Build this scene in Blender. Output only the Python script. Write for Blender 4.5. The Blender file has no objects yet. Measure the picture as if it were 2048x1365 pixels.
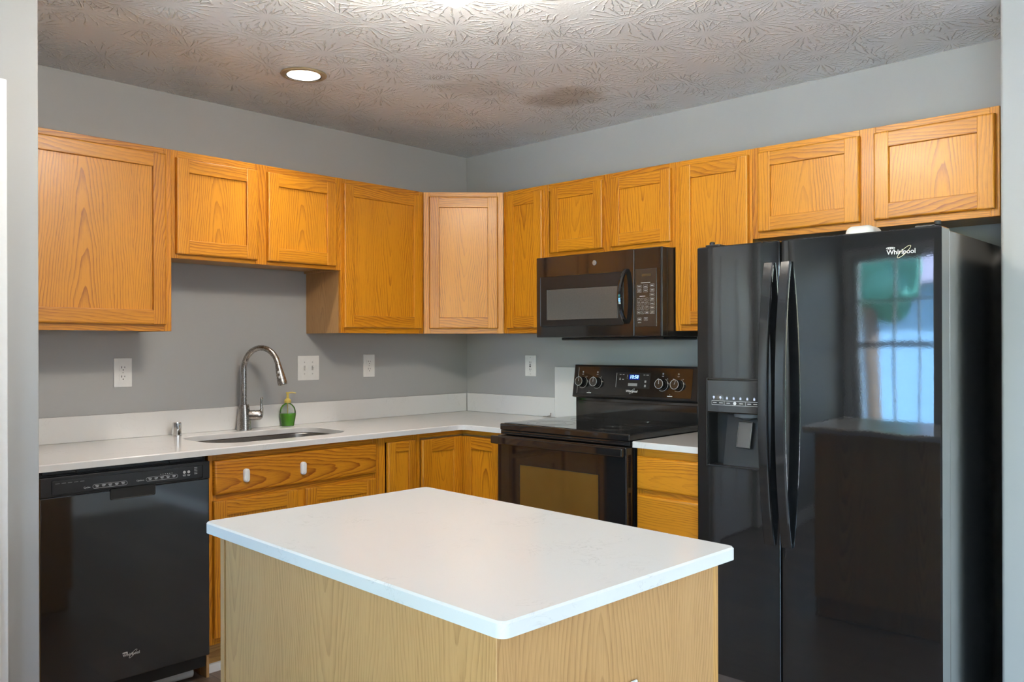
import bpy, bmesh, math, random
from mathutils import Vector, Matrix
random.seed(7)
R = math.radians
SC = bpy.context.scene
COL = SC.collection

# ------------------------------------------------------------------ camera
cam_d = bpy.data.cameras.new('camera'); cam = bpy.data.objects.new('camera', cam_d); COL.objects.link(cam)
FPX, HY, YAW, ROLL = 1685.5, 689.9, R(43.406), -0.0028
CAM = Vector((-3.561, -3.748, 1.311))
fwd = Vector((math.cos(YAW), math.sin(YAW), 0)); rt = Vector((math.sin(YAW), -math.cos(YAW), 0)); up = Vector((0, 0, 1))
rc = (rt + ROLL * up).normalized(); uc = (up - ROLL * rt).normalized()
cam.matrix_world = Matrix(((rc.x, uc.x, -fwd.x, CAM.x), (rc.y, uc.y, -fwd.y, CAM.y), (rc.z, uc.z, -fwd.z, CAM.z), (0, 0, 0, 1)))
cam_d.sensor_fit = 'HORIZONTAL'; cam_d.sensor_width = 36.0
cam_d.lens = FPX / 2048 * 36.0
cam_d.shift_y = (HY - 682.5) / 2048
cam_d.clip_start = 0.05; cam_d.clip_end = 200
SC.camera = cam

# ------------------------------------------------------------------ view, sky and daylight
SC.view_settings.view_transform = 'Standard'; SC.view_settings.look = 'None'
SC.view_settings.gamma = 1; SC.view_settings.use_curve_mapping = False
SC.view_settings.exposure = 0.6
SKY_STRENGTH = 4.2
SUN_STRENGTH = 170.0
LAMP_STRENGTH = 80.0
FILL_GLOBE_STRENGTH = 27.0
CAN_STRENGTH = 430.0
world = bpy.data.worlds.new('sky'); SC.world = world; world.use_nodes = True
wn = world.node_tree.nodes; wl = world.node_tree.links
sky = wn.new('ShaderNodeTexSky'); sky.sky_type = 'NISHITA'; sky.sun_disc = False
sky.sun_elevation = R(48); sky.sun_rotation = R(90); sky.air_density = 1.2; sky.dust_density = 1.0; sky.ozone_density = 2.0
wn['Background'].inputs['Strength'].default_value = SKY_STRENGTH
wl.new(sky.outputs[0], wn['Background'].inputs[0])
def portal(loc, rot, sx, sy):
    ld = bpy.data.lights.new('daylight_portal', 'AREA'); ld.shape = 'RECTANGLE'; ld.size = sx; ld.size_y = sy
    ld.cycles.is_portal = True
    o = bpy.data.objects.new('daylight_portal', ld); COL.objects.link(o); o.location = loc; o.rotation_euler = rot
sun_d = bpy.data.lights.new('sun', 'SUN'); sun_d.energy = SUN_STRENGTH; sun_d.angle = R(.6); sun_d.color = (.97, .99, 1.0)
sun = bpy.data.objects.new('sun', sun_d); COL.objects.link(sun); sun.location = (-8, -12, 12)
sun.rotation_euler = Vector((-.22, .60, -.76)).to_track_quat('-Z', 'Y').to_euler()
portal((-5.06, -1.54, 1.34), (0, R(-90), 0), 1.38, 1.02)
portal((-5.06, -4.75, 1.04), (0, R(-90), 0), 2.03, 1.9)
SC.cycles.use_denoising = True
SC.cycles.max_bounces = 10; SC.cycles.diffuse_bounces = 6; SC.cycles.glossy_bounces = 5
SC.cycles.transparent_max_bounces = 12; SC.cycles.sample_clamp_indirect = 8.0
SC.cycles.caustics_refractive = False; SC.cycles.caustics_reflective = False

# ------------------------------------------------------------------ materials
def lin(r, g, b):
    f = lambda c: c / 12.92 if c <= .04045 else ((c + .055) / 1.055) ** 2.4
    return (f(r / 255), f(g / 255), f(b / 255), 1)
class NT:
    def __init__(s, name):
        s.m = bpy.data.materials.new(name); s.m.use_nodes = True
        s.t = s.m.node_tree; s.n = s.t.nodes; s.bsdf = s.n['Principled BSDF']; s.out = s.n['Material Output']
    def N(s, typ, **kw):
        n = s.n.new(typ)
        for k, v in kw.items(): setattr(n, k, v)
        return n
    def L(s, a, b): s.t.links.new(a, b)
    def put(s, inp, v):
        if hasattr(v, 'is_linked') or isinstance(v, bpy.types.NodeSocket): s.L(v, inp)
        else: inp.default_value = v
    def M(s, op, a, b=0.0, c=None, clamp=False):
        n = s.N('ShaderNodeMath', operation=op); n.use_clamp = clamp
        s.put(n.inputs[0], a); s.put(n.inputs[1], b)
        if c is not None: s.put(n.inputs[2], c)
        return n.outputs[0]
    def mix(s, f, a, b, mode='MIX'):
        n = s.N('ShaderNodeMix', data_type='RGBA', blend_type=mode)
        s.put(n.inputs['Factor'], f); s.put(n.inputs[6], a); s.put(n.inputs[7], b)
        return n.outputs[2]
    def noise(s, vec, scale, detail=2, rough=.5, dim='3D', dist=0):
        n = s.N('ShaderNodeTexNoise', noise_dimensions=dim)
        s.L(vec, n.inputs['Vector']); n.inputs['Scale'].default_value = scale
        n.inputs['Detail'].default_value = detail; n.inputs['Roughness'].default_value = rough; n.inputs['Distortion'].default_value = dist
        return n.outputs['Fac']
    def xyz(s, x=0.0, y=0.0, z=0.0):
        n = s.N('ShaderNodeCombineXYZ'); s.put(n.inputs[0], x); s.put(n.inputs[1], y); s.put(n.inputs[2], z); return n.outputs[0]
    def sep(s, v):
        n = s.N('ShaderNodeSeparateXYZ'); s.L(v, n.inputs[0]); return n.outputs
    def obj(s): return s.N('ShaderNodeTexCoord').outputs['Object']
    def bump(s, h, strength, dist):
        n = s.N('ShaderNodeBump'); s.L(h, n.inputs['Height']); n.inputs['Strength'].default_value = strength; n.inputs['Distance'].default_value = dist
        s.L(n.outputs[0], s.bsdf.inputs['Normal']); return n
    def smooth(s, v, a, b, x=0.0, y=1.0):
        n = s.N('ShaderNodeMapRange', interpolation_type='SMOOTHSTEP'); s.put(n.inputs[0], v)
        for i, q in enumerate((a, b, x, y)): n.inputs[i + 1].default_value = q
        return n.outputs[0]
    def set(s, color=None, rough=None, metal=None, ior=None, spec=None, coat=None, coat_rough=None):
        b = s.bsdf.inputs
        if color is not None: s.put(b['Base Color'], color)
        if rough is not None: s.put(b['Roughness'], rough)
        if metal is not None: b['Metallic'].default_value = metal
        if ior is not None: b['IOR'].default_value = ior
        if spec is not None: b['Specular IOR Level'].default_value = spec
        if coat is not None: b['Coat Weight'].default_value = coat
        if coat_rough is not None: b['Coat Roughness'].default_value = coat_rough
        return s.m

def plain(name, color, rough=.5, metal=0, **kw):
    t = NT(name)
    o = t.obj(); n = t.noise(o, 35, 2)
    c2 = tuple(c * .9 for c in color[:3]) + (1,)
    return t.set(t.mix(n, color, c2), rough, metal, **kw)

def wood(name, light, dark, line=.55, freq=95.0, rough=.33, tint=.5, coat=.25):
    t = NT(name)
    uv = t.N('ShaderNodeUVMap', uv_map='UVMap').outputs[0]; rn = t.N('ShaderNodeUVMap', uv_map='rnd').outputs[0]
    u, v, _ = t.sep(uv); r1, r2, _ = t.sep(rn)
    offs = t.M('MULTIPLY', r1, 37.0)
    wob = t.noise(t.xyz(t.M('MULTIPLY', u, 2.2), t.M('MULTIPLY', v, 9.0), offs), 1.0, 2)
    wob2 = t.noise(t.xyz(t.M('MULTIPLY', u, 14.0), t.M('MULTIPLY', v, 70.0), offs), 1.0, 2)
    pp = t.M('PINGPONG', t.M('ADD', v, t.M('MULTIPLY', t.M('SUBTRACT', wob, .5), .07)), .19)
    h = t.M('ADD', .02, t.M('MULTIPLY', r2, .03))
    r = t.M('SQRT', t.M('ADD', t.M('MULTIPLY', pp, pp), t.M('MULTIPLY', h, h)))
    ring = t.M('ADD', r, t.M('MULTIPLY', u, t.M('MULTIPLY', t.M('SUBTRACT', r1, .5), .22)))
    ring = t.M('ADD', ring, t.M('MULTIPLY', t.M('SUBTRACT', wob2, .5), .0045))
    ph = t.M('FRACT', t.M('MULTIPLY', ring, freq))
    saw = t.M('POWER', ph, 2.6)
    fall = t.smooth(ph, .93, 1.0, 1.0, 0.0)
    lines = t.M('MULTIPLY', saw, fall)
    lines = t.M('MULTIPLY', lines, t.smooth(t.noise(t.xyz(t.M('MULTIPLY', u, 1.5), t.M('MULTIPLY', v, 16.0), offs), 1.0, 1), .25, .65, .35, 1.0))
    pores = t.noise(t.xyz(t.M('MULTIPLY', u, 22.0), t.M('MULTIPLY', v, 620.0), offs), 1.0, 2)
    streak = t.noise(t.xyz(t.M('MULTIPLY', u, .8), t.M('MULTIPLY', v, 26.0), offs), 1.0, 3)
    f = t.M('MULTIPLY', lines, line * 2.0)
    f = t.M('ADD', f, t.smooth(pores, .50, .72, 0, .42))
    f = t.M('ADD', f, t.M('MULTIPLY', t.M('SUBTRACT', streak, .5), .55))
    f = t.M('ADD', f, t.M('MULTIPLY', t.M('SUBTRACT', r2, .5), tint), clamp=True)
    c = t.mix(f, light, dark)
    t.bump(t.M('SUBTRACT', 1.0, t.M('ADD', t.M('MULTIPLY', lines, .6), t.smooth(pores, .55, .75))), .12, .0012)
    return t.set(c, rough, coat=coat, coat_rough=.18)

OAK = wood('honey_oak', (.62, .250, .010, 1), (.27, .072, .002, 1), tint=.42, coat=.08, rough=.38)
OAK_PALE = wood('pale_oak_veneer', (.50, .285, .115, 1), (.31, .155, .050, 1), line=.42, freq=110.0, rough=.45, tint=.1, coat=.05)
OAK_FRAME = wood('oak_edge', (.60, .33, .10, 1), (.36, .16, .035, 1), tint=.2)

t = NT('grey_wall_paint'); o = t.obj()
t.bump(t.noise(o, 260, 3), .05, .001)
WALL = t.set(t.mix(t.noise(o, 1.5, 2), (.385, .39, .39, 1), (.405, .41, .408, 1)), .5, spec=.35)

# stomp-brush ceiling: bursts of radial ridges
t = NT('stomped_ceiling'); o = t.obj(); x, y, z = t.sep(o)
def burst(seed, scale):
    p = t.xyz(t.M('MULTIPLY_ADD', x, scale, seed), t.M('MULTIPLY_ADD', y, scale, seed * 1.7), 0.0)
    vo = t.N('ShaderNodeTexVoronoi', voronoi_dimensions='2D'); t.L(p, vo.inputs['Vector']); vo.inputs['Scale'].default_value = 1.0; vo.inputs['Randomness'].default_value = .85
    d = t.N('ShaderNodeVectorMath', operation='SUBTRACT'); t.L(p, d.inputs[0]); t.L(vo.outputs['Position'], d.inputs[1])
    dx, dy, _ = t.sep(d.outputs[0])
    dist = t.M('SQRT', t.M('ADD', t.M('MULTIPLY', dx, dx), t.M('MULTIPLY', dy, dy)))
    ang = t.M('ARCTAN2', dy, dx)
    wob = t.M('MULTIPLY', t.noise(o, 26, 3, .6), 5.0)
    s1 = t.M('SINE', t.M('ADD', t.M('MULTIPLY', ang, 21.0), wob))
    ridge = t.M('POWER', t.M('MAXIMUM', s1, 0.0), 6.0)
    mask = t.M('MULTIPLY', t.smooth(dist, .08, .22), t.smooth(dist, .42, .62, 1, 0))
    brk = t.smooth(t.noise(o, 34, 2, .6), .36, .52)
    return t.M('MULTIPLY', ridge, t.M('MULTIPLY', mask, brk))
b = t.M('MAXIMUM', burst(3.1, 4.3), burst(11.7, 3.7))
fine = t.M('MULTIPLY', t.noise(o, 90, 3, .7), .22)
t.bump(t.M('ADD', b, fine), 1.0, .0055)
def stain(cx, cy, rx, ry, amt):
    a = t.M('DIVIDE', t.M('SUBTRACT', x, cx), rx); c = t.M('DIVIDE', t.M('SUBTRACT', y, cy), ry)
    d = t.M('SQRT', t.M('ADD', t.M('MULTIPLY', a, a), t.M('MULTIPLY', c, c)))
    d = t.M('ADD', d, t.M('MULTIPLY', t.M('SUBTRACT', t.noise(o, 7, 4, .65), .5), 1.3))
    return t.smooth(d, .35, 1.15, amt, 0)
base = t.mix(b, (.785, .81, .845, 1), (1.0, 1.0, 1.0, 1))  # ridges whitened so the colour carries their lit highlights
st = t.M('ADD', t.M('ADD', stain(-.56, -1.25, .17, .22, .62), stain(-.92, -1.05, .22, .18, .28)), stain(-2.45, -.95, .2, .2, .25))
base = t.mix(st, base, (.34, .285, .22, 1))
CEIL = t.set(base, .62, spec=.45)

t = NT('plank_floor'); o = t.obj(); x, y, z = t.sep(o)
br = t.N('ShaderNodeTexBrick'); t.L(t.xyz(y, x, 0.0), br.inputs['Vector'])
br.inputs['Scale'].default_value = 1; br.inputs['Brick Width'].default_value = 1.2; br.inputs['Row Height'].default_value = .15
br.inputs['Mortar Size'].default_value = .0015; br.inputs['Color1'].default_value = (.30, .21, .155, 1); br.inputs['Color2'].default_value = (.15, .105, .078, 1); br.inputs['Mortar'].default_value = (.04, .028, .02, 1)
g = t.noise(t.xyz(t.M('MULTIPLY', x, 55.0), t.M('MULTIPLY', y, 3.0), 0.0), 1, 4, .6, dist=1.0)
FLOOR = t.set(t.mix(t.M('MULTIPLY', g, .75), br.outputs['Color'], (.055, .034, .024, 1)), .32, spec=.5)

def quartz(name, col):
    t = NT(name); o = t.obj()
    n1 = t.noise(o, 9, 5, .65, dist=2.2)
    vein = t.M('MULTIPLY', t.smooth(t.M('ABSOLUTE', t.M('SUBTRACT', n1, .5)), 0, .018, 1, 0), t.smooth(t.noise(o, 6, 2), .5, .68))
    sp = t.smooth(t.noise(o, 240, 2), .66, .74)
    c = t.mix(t.M('MULTIPLY', vein, .38), col, (.42, .41, .40, 1))
    c = t.mix(t.M('MULTIPLY', sp, .10), c, (.45, .43, .40, 1))
    return t.set(c, .16, spec=.5)
QUARTZ = quartz('white_quartz', (.70, .695, .685, 1))

t = NT('black_enamel'); BLACK = t.set(t.mix(t.noise(t.obj(), 3, 2), (.009, .009, .010, 1), (.012, .012, .0125, 1)), .06, ior=1.75)
t = NT('fridge_enamel'); o = t.obj()
t.bump(t.M('ADD', t.noise(o, 2.1, 2), t.M('MULTIPLY', t.noise(o, 190, 2), .010)), .055, .03)
FRIDGE = t.set(t.mix(t.noise(o, 2, 3), (.006, .0065, .0075, 1), (.009, .0095, .0105, 1)), .04, ior=1.72)
t = NT('fridge_side_paint'); o = t.obj()
t.bump(t.noise(o, 420, 2), .14, .001)
FSIDE = t.set(t.mix(t.noise(o, 2, 3), (.010, .0105, .012, 1), (.014, .015, .016, 1)), .13, ior=2.8, coat=1.0, coat_rough=.12); t.bsdf.inputs['Coat IOR'].default_value = 2.4
PLASTIC = plain('black_plastic', (.014, .014, .015, 1), .28)
DARK = plain('matte_black', (.006, .006, .006, 1), .6)
t = NT('oven_glass'); OVEN = t.set(t.mix(t.noise(t.obj(), 6, 2), (.085, .045, .010, 1), (.12, .070, .018, 1)), .05, ior=1.9)  # amber base colour stands in for the oak cabinets reflected here
t = NT('microwave_screen'); MWGLASS = t.set(t.mix(t.noise(t.obj(), 300, 1), (.075, .073, .070, 1), (.11, .105, .10, 1)), .12, ior=1.8)
COOK = NT('ceramic_cooktop'); o = COOK.obj(); COOK = COOK.set(COOK.mix(COOK.smooth(COOK.noise(o, 500, 1), .62, .7), (.006, .006, .006, 1), (.05, .05, .05, 1)), .05, ior=1.6)
t = NT('brushed_nickel'); o = t.obj(); n = t.noise(o, 160, 2)
STEEL = t.set(t.mix(n, (.36, .335, .31, 1), (.44, .41, .385, 1)), t.M('MULTIPLY_ADD', n, .12, .20), 1.0)
t = NT('sink_steel'); STEELD = t.set(t.mix(t.noise(t.obj(), 90, 2), (.40, .38, .36, 1), (.50, .48, .46, 1)), .3, 1.0)
CHROME = plain('polished_chrome', (.80, .79, .78, 1), .05, 1.0)
WHITEP = plain('white_plastic', (.82, .82, .80, 1), .35)
WHITEK = plain('white_ceramic', (.85, .85, .84, 1), .12)
TRIM = plain('white_trim_paint', (.84, .845, .85, 1), .35)
SLOT = plain('dark_slot', (.02, .02, .02, 1), .6)
GREYK = plain('grey_paint_fill', (.52, .52, .50, 1), .5)
BRASS = plain('aged_trim_ring', (.42, .34, .22, 1), .45, .3)
BUMPER = plain('silver_print', (.60, .60, .60, 1), .35)
FAINT = plain('grey_print', (.24, .24, .24, 1), .5)
GOLDP = plain('gold_line', (.70, .63, .42, 1), .35)
KTOP = plain('knob_face', (.03, .028, .026, 1), .18, ior=1.8)
PADDLE = plain('dispenser_paddle', (.15, .145, .14, 1), .3, .7)
GREYPAD = plain('grey_key', (.33, .33, .34, 1), .4)
def emit(name, col, s):
    t = NT(name)
    e = t.N('ShaderNodeEmission'); e.inputs[0].default_value = col; e.inputs[1].default_value = s
    t.L(e.outputs[0], t.out.inputs[0]); return t.m
LAMP = emit('lamp_glass_lit', (1.0, .90, .76, 1), LAMP_STRENGTH)
LAMPB = emit('lamp_bottom_glass', (1.0, .90, .76, 1), LAMP_STRENGTH * .27)
LAMPT = emit('lamp_bulb_glow', (1.0, .93, .82, 1), LAMP_STRENGTH * .2)
FILL_GLOBE = emit('fill_globe_lit', (.86, .94, 1.0, 1), FILL_GLOBE_STRENGTH)
CAN = emit('lit_reflector', (1.0, .93, .84, 1), CAN_STRENGTH)
BLUEW = emit('clock_digit', (.32, .55, 1.0, 1), 1.5)
ICON = emit('panel_icon_lit', (.70, .80, 1.0, 1), .6)
def clear(name, col, refl=.08, alpha=.9):
    t = NT(name)
    tr = t.N('ShaderNodeBsdfTransparent'); tr.inputs[0].default_value = col
    gl = t.N('ShaderNodeBsdfGlossy'); gl.inputs['Roughness'].default_value = .03
    fr = t.N('ShaderNodeFresnel'); fr.inputs[0].default_value = 1.45
    mx = t.N('ShaderNodeMixShader'); t.L(fr.outputs[0], mx.inputs[0]); t.L(tr.outputs[0], mx.inputs[1]); t.L(gl.outputs[0], mx.inputs[2])
    t.L(mx.outputs[0], t.out.inputs[0]); return t.m
GLASS = clear('window_glass', (.93, .95, .95, 1))
BOTTLE = clear('clear_bottle', (.93, .95, .93, 1))
SOAP = NT('green_soap'); SOAP.bsdf.inputs['Transmission Weight'].default_value = .35
SOAP = SOAP.set(SOAP.mix(SOAP.noise(SOAP.obj(), 20, 1), (.22, .78, .05, 1), (.28, .85, .08, 1)), .12)
YEL = plain('yellow_pump', (.62, .47, .10, 1), .3)
BOUNCE_CARPET = plain('beige_bounce_carpet', (.60, .575, .54, 1), .95)
GRASS = plain('lawn_grass', (.11, .14, .10, 1), .9)
LEAF = plain('leaves', (.03, .16, .15, 1), .7)
BARK = plain('bark', (.06, .045, .035, 1), .9)
DECK = plain('roof_tiles', (.12, .13, .20, 1), .6)
PATIO = plain('pale_concrete', (.55, .54, .53, 1), .8)
SIDING = plain('pale_siding', (.17, .36, .62, 1), .7)

# ------------------------------------------------------------------ mesh builder
class MB:
    """Collects shapes into ONE mesh."""
    def __init__(s): s.v = []; s.f = []; s.uv = []; s.rn = []; s.mi = []; s.mats = []
    def _mat(s, m):
        if m not in s.mats: s.mats.append(m)
        return s.mats.index(m)
    def add(s, verts, faces, mat=None, uvs=None, rn=(0.5, 0.5)):
        o = len(s.v); s.v += [tuple(p) for p in verts]
        for i, f in enumerate(faces):
            s.f.append([o + k for k in f]); s.rn.append(rn); s.mi.append(mat)
            s.uv.append(uvs[i] if uvs else [(0, 0)] * len(f))
        return s
    def bm(s, bm, mat=None, grain=None, rn=None, voff=0.0, M=None):
        bm.normal_update()
        if rn is None: rn = (random.random(), random.random())
        vs = [v.co.copy() for v in bm.verts]
        for i, v in enumerate(bm.verts): v.index = i
        cen = sum(vs, Vector()) / max(1, len(vs))
        fs, uvs = [], []
        g = 'xyz'.index(grain) if grain else 2
        ru = random.random() * 3
        for f in bm.faces:
            fs.append([v.index for v in f.verts])
            n = f.normal; ax = max(range(3), key=lambda k: abs(n[k]))
            if ax == g: ua, va = [k for k in range(3) if k != g]
            else: ua = g; va = [k for k in range(3) if k not in (g, ax)][0]
            uvs.append([(v.co[ua] + ru, v.co[va] - cen[va] + voff + (.03 if ax == g else 0)) for v in f.verts])
        if M is not None: vs = [M @ p for p in vs]
        s.add(vs, fs, mat, uvs, rn); bm.free(); return s
    def box(s, x0, x1, y0, y1, z0, z1, bev=0.0, seg=2, mat=None, grain=None, rn=None, voff=0.0, sel=None, sel2=None, bev2=0.0, M=None):
        bm = bmesh.new(); bmesh.ops.create_cube(bm, size=1)
        for v in bm.verts: v.co = Vector(((x0 + x1) / 2 + v.co.x * (x1 - x0), (y0 + y1) / 2 + v.co.y * (y1 - y0), (z0 + z1) / 2 + v.co.z * (z1 - z0)))
        def mids(fn): return [e for e in bm.edges if fn((e.verts[0].co + e.verts[1].co) / 2)]
        if sel2: bmesh.ops.bevel(bm, geom=mids(sel2), offset=bev2, segments=2, affect='EDGES', profile=.5)
        if bev > 0:
            es = mids(sel) if sel else list(bm.edges)
            bmesh.ops.bevel(bm, geom=es, offset=bev, segments=seg, affect='EDGES', profile=.5)
        return s.bm(bm, mat, grain, rn, voff, M)
    def prism(s, poly, z0, z1, mat=None, holes=(), bev=0.0, grain=None, M=None, rn=None):
        """Polygon (x, y) extruded along z, optional holes, eased upper edge."""
        bm = bmesh.new()
        def ring(pts, z): return [bm.verts.new((p[0], p[1], z)) for p in pts]
        def fill(rings, flip):
            es = []
            for rg in rings:
                for i in range(len(rg)):
                    a, b_ = rg[i], rg[(i + 1) % len(rg)]
                    e = bm.edges.get((a, b_)) or bm.edges.new((a, b_)); es.append(e)
            bmesh.ops.triangle_fill(bm, use_beauty=True, use_dissolve=False, edges=es)
        tops, bots = [], []
        for k, pts in enumerate([poly] + list(holes)):
            b_ = ring(pts, z0)
            zs = [z1 - bev, z1] if bev else [z1]
            last = b_
            for j, zz in enumerate(zs):
                pp = inset(pts, bev if k == 0 else -bev) if (bev and j == 1) else pts
                r_ = ring(pp, zz)
                for i in range(len(pts)):
                    bm.faces.new((last[i], last[(i + 1) % len(pts)], r_[(i + 1) % len(pts)], r_[i]))
                last = r_
            tops.append(last); bots.append(b_)
        fill(tops, False); fill(bots, True)
        bmesh.ops.recalc_face_normals(bm, faces=bm.faces)
        return s.bm(bm, mat, grain, rn, 0, M)
    def lathe(s, prof, n=32, M=None, mat=None, cap0=True, cap1=True):
        vs, fs = [], []
        for r, z in prof:
            for i in range(n):
                a = 2 * math.pi * i / n; vs.append(Vector((r * math.cos(a), r * math.sin(a), z)))
        for j in range(len(prof) - 1):
            for i in range(n):
                fs.append([j * n + i, j * n + (i + 1) % n, (j + 1) * n + (i + 1) % n, (j + 1) * n + i])
        if cap0: fs.append(list(range(n))[::-1])
        if cap1: fs.append([(len(prof) - 1) * n + i for i in range(n)])
        if M is not None: vs = [M @ p for p in vs]
        return s.add(vs, fs, mat)
    def tube(s, pts, rad, n=14, mat=None, M=None, closed=False):
        pts = [Vector(p) for p in pts]; m = len(pts)
        rads = rad if isinstance(rad, (list, tuple)) else [rad] * m
        vs, fs = [], []; prev = None
        for i, p in enumerate(pts):
            if closed: d = pts[(i + 1) % m] - pts[i - 1]
            else: d = (pts[min(i + 1, m - 1)] - pts[max(i - 1, 0)])
            d.normalize()
            if prev is None:
                a = Vector((0, 0, 1)) if abs(d.z) < .9 else Vector((1, 0, 0)); nx = d.cross(a).normalized()
            else: nx = (prev - d * prev.dot(d)).normalized()
            prev = nx; ny = d.cross(nx)
            for k in range(n):
                a = 2 * math.pi * k / n; vs.append(p + (nx * math.cos(a) + ny * math.sin(a)) * rads[i])
        for i in range(m if closed else m - 1):
            for k in range(n):
                fs.append([i * n + k, i * n + (k + 1) % n, ((i + 1) % m) * n + (k + 1) % n, ((i + 1) % m) * n + k])
        if not closed: fs.append(list(range(n))[::-1]); fs.append([(m - 1) * n + k for k in range(n)])
        if M is not None: vs = [M @ p for p in vs]
        return s.add(vs, fs, mat)
    def text(s, txt, size, x, z, y, mat=None, align='CENTER', bold=0.0, shear=0.0, M=None, sx=1.0):
        cu = bpy.data.curves.new('t', 'FONT'); cu.body = txt; cu.size = size; cu.align_x = align; cu.align_y = 'CENTER'
        cu.offset = bold; cu.shear = shear; cu.resolution_u = 3; cu.extrude = .0003
        ob = bpy.data.objects.new('t', cu); COL.objects.link(ob)
        me = bpy.data.meshes.new_from_object(ob)
        vs = [Vector((x + v.co.x * sx, y - v.co.z, z + v.co.y)) for v in me.vertices]
        if M is not None: vs = [M @ p for p in vs]
        s.add(vs, [list(p.vertices) for p in me.polygons], mat)
        bpy.data.objects.remove(ob); bpy.data.curves.remove(cu); bpy.data.meshes.remove(me); return s
    def build(s, name, mat, parent=None, smooth=True, ang=32):
        me = bpy.data.meshes.new(name); me.from_pydata(s.v, [], s.f)
        ml = []
        for m in s.mi:
            m = m or mat
            if m not in ml: ml.append(m)
        for m in ml: me.materials.append(m)
        for p, m in zip(me.polygons, s.mi): p.material_index = ml.index(m or mat)
        u1 = me.uv_layers.new(name='UVMap'); u2 = me.uv_layers.new(name='rnd')
        k = 0
        for fi, f in enumerate(s.f):
            for j in range(len(f)):
                u1.data[k].uv = s.uv[fi][j]; u2.data[k].uv = s.rn[fi]; k += 1
        me.validate(); me.update()
        if smooth: me.shade_smooth(); me.set_sharp_from_angle(angle=R(ang))
        o = bpy.data.objects.new(name, me); COL.objects.link(o)
        if smooth:
            w_ = o.modifiers.new('weighted_normal', 'WEIGHTED_NORMAL'); w_.keep_sharp = True; w_.weight = 80
        if parent: o.parent = parent
        return o

def inset(pts, d):
    n = len(pts); area = sum(pts[i][0] * pts[(i + 1) % n][1] - pts[(i + 1) % n][0] * pts[i][1] for i in range(n))
    sg = 1 if area > 0 else -1; out = []
    for i in range(n):
        p0, p1, p2 = Vector(pts[i - 1]), Vector(pts[i]), Vector(pts[(i + 1) % n])
        a = (p1 - p0).normalized(); b_ = (p2 - p1).normalized()
        na = Vector((-a.y, a.x)) * sg; nb = Vector((-b_.y, b_.x)) * sg
        m = (na + nb).normalized(); c = max(.3, m.dot(na)); out.append(tuple(p1 + m * (d / c)))
    return out
def rounded(corners, rads, seg=6):
    """Round the corners of a polygon."""
    n = len(corners); out = []
    rads = rads if isinstance(rads, (list, tuple)) else [rads] * n
    for i in range(n):
        p0, p1, p2 = Vector(corners[i - 1]), Vector(corners[i]), Vector(corners[(i + 1) % n]); r = rads[i]
        if r <= 0: out.append(tuple(p1)); continue
        a = (p0 - p1).normalized(); b_ = (p2 - p1).normalized(); th = a.angle(b_)
        L = r / math.tan(th / 2); c = p1 + (a + b_).normalized() * (r / math.sin(th / 2))
        s0 = p1 + a * L - c; s1 = p1 + b_ * L - c
        a0 = math.atan2(s0.y, s0.x); da = (math.atan2(s1.y, s1.x) - a0 + math.pi) % (2 * math.pi) - math.pi
        for k in range(seg + 1):
            t_ = a0 + da * k / seg; out.append((c.x + r * math.cos(t_), c.y + r * math.sin(t_)))
    return out
def axisM(p, d):
    """Matrix that puts local +z along d at point p."""
    return Matrix.Translation(p) @ Vector(d).normalized().to_track_quat('Z', 'Y').to_matrix().to_4x4()
def thing(name, label, cat, loc=(0, 0, 0), rotz=0.0, group=None):
    o = bpy.data.objects.new(name, None); COL.objects.link(o); o.location = loc; o.rotation_euler = (0, 0, rotz); o.empty_display_size = .1
    return tag(o, label, cat, group)
def tag(o, label, cat, group=None):
    o['label'] = label; o['category'] = cat
    if group: o['group'] = group
    return o
def struct(o, label=None):
    o['kind'] = 'structure'
    if label: o['label'] = label
    return o

# ------------------------------------------------------------------ room shell
CH = 2.455            # ceiling height
def room(name, boxes, mat=WALL, label=None):
    m = MB()
    for b_ in boxes: m.box(*b_)
    return struct(m.build(name, mat, smooth=False), label)
room('floor', [(-5.12, .12, -6.32, .12, -.1, 0)], FLOOR, 'brown wood plank floor')
m = MB(); m.box(-4.98, -.44, -6.19, -4.35, .0005, .014, bev=.004); struct(m.build('floor_bounce_carpet', BOUNCE_CARPET), 'beige carpet added out of view to bounce light upwards')  # unseen pale carpet, added as a reflector for the ceiling
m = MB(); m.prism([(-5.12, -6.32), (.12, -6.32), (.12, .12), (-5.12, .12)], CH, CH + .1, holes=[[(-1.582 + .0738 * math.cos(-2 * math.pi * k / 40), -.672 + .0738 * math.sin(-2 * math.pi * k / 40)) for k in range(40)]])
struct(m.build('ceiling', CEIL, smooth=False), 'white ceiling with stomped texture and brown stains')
room('wall_back', [(-5.12, .12, 0, .12, 0, CH)], label='grey wall behind the sink')
room('wall_right', [(0, .12, -3.005, 0, 0, CH)], label='grey wall behind the range and fridge')
m = MB(); m.box(-.42, .12, -6.2, -3.005, 0, CH, bev=.012, seg=3, sel=lambda p: abs(p.x + .42) < 1e-4 and abs(p.y + 3.005) < 1e-4)
struct(m.build('wall_end', WALL), 'pale wall beside the fridge')
m = MB(); m.box(-2.95, -2.69, -.95, -.001, 0, CH, bev=.004, sel=lambda p: abs(p.x + 2.69) < 1e-4 and abs(p.y + .95) < 1e-4)
m.box(-3.62, -2.95, -.95, -.85, 2.04, CH); m.box(-5.0, -3.62, -.95, -.85, 0, CH)
struct(m.build('wall_left', WALL), 'pale partition wall left of the dishwasher')
room('wall_front', [(-5.12, .12, -6.32, -6.2, 0, CH)])
W1 = (-2.05, -1.03, .65, 2.03); W2 = (-5.7, -3.8, .02, 2.06)
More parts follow.
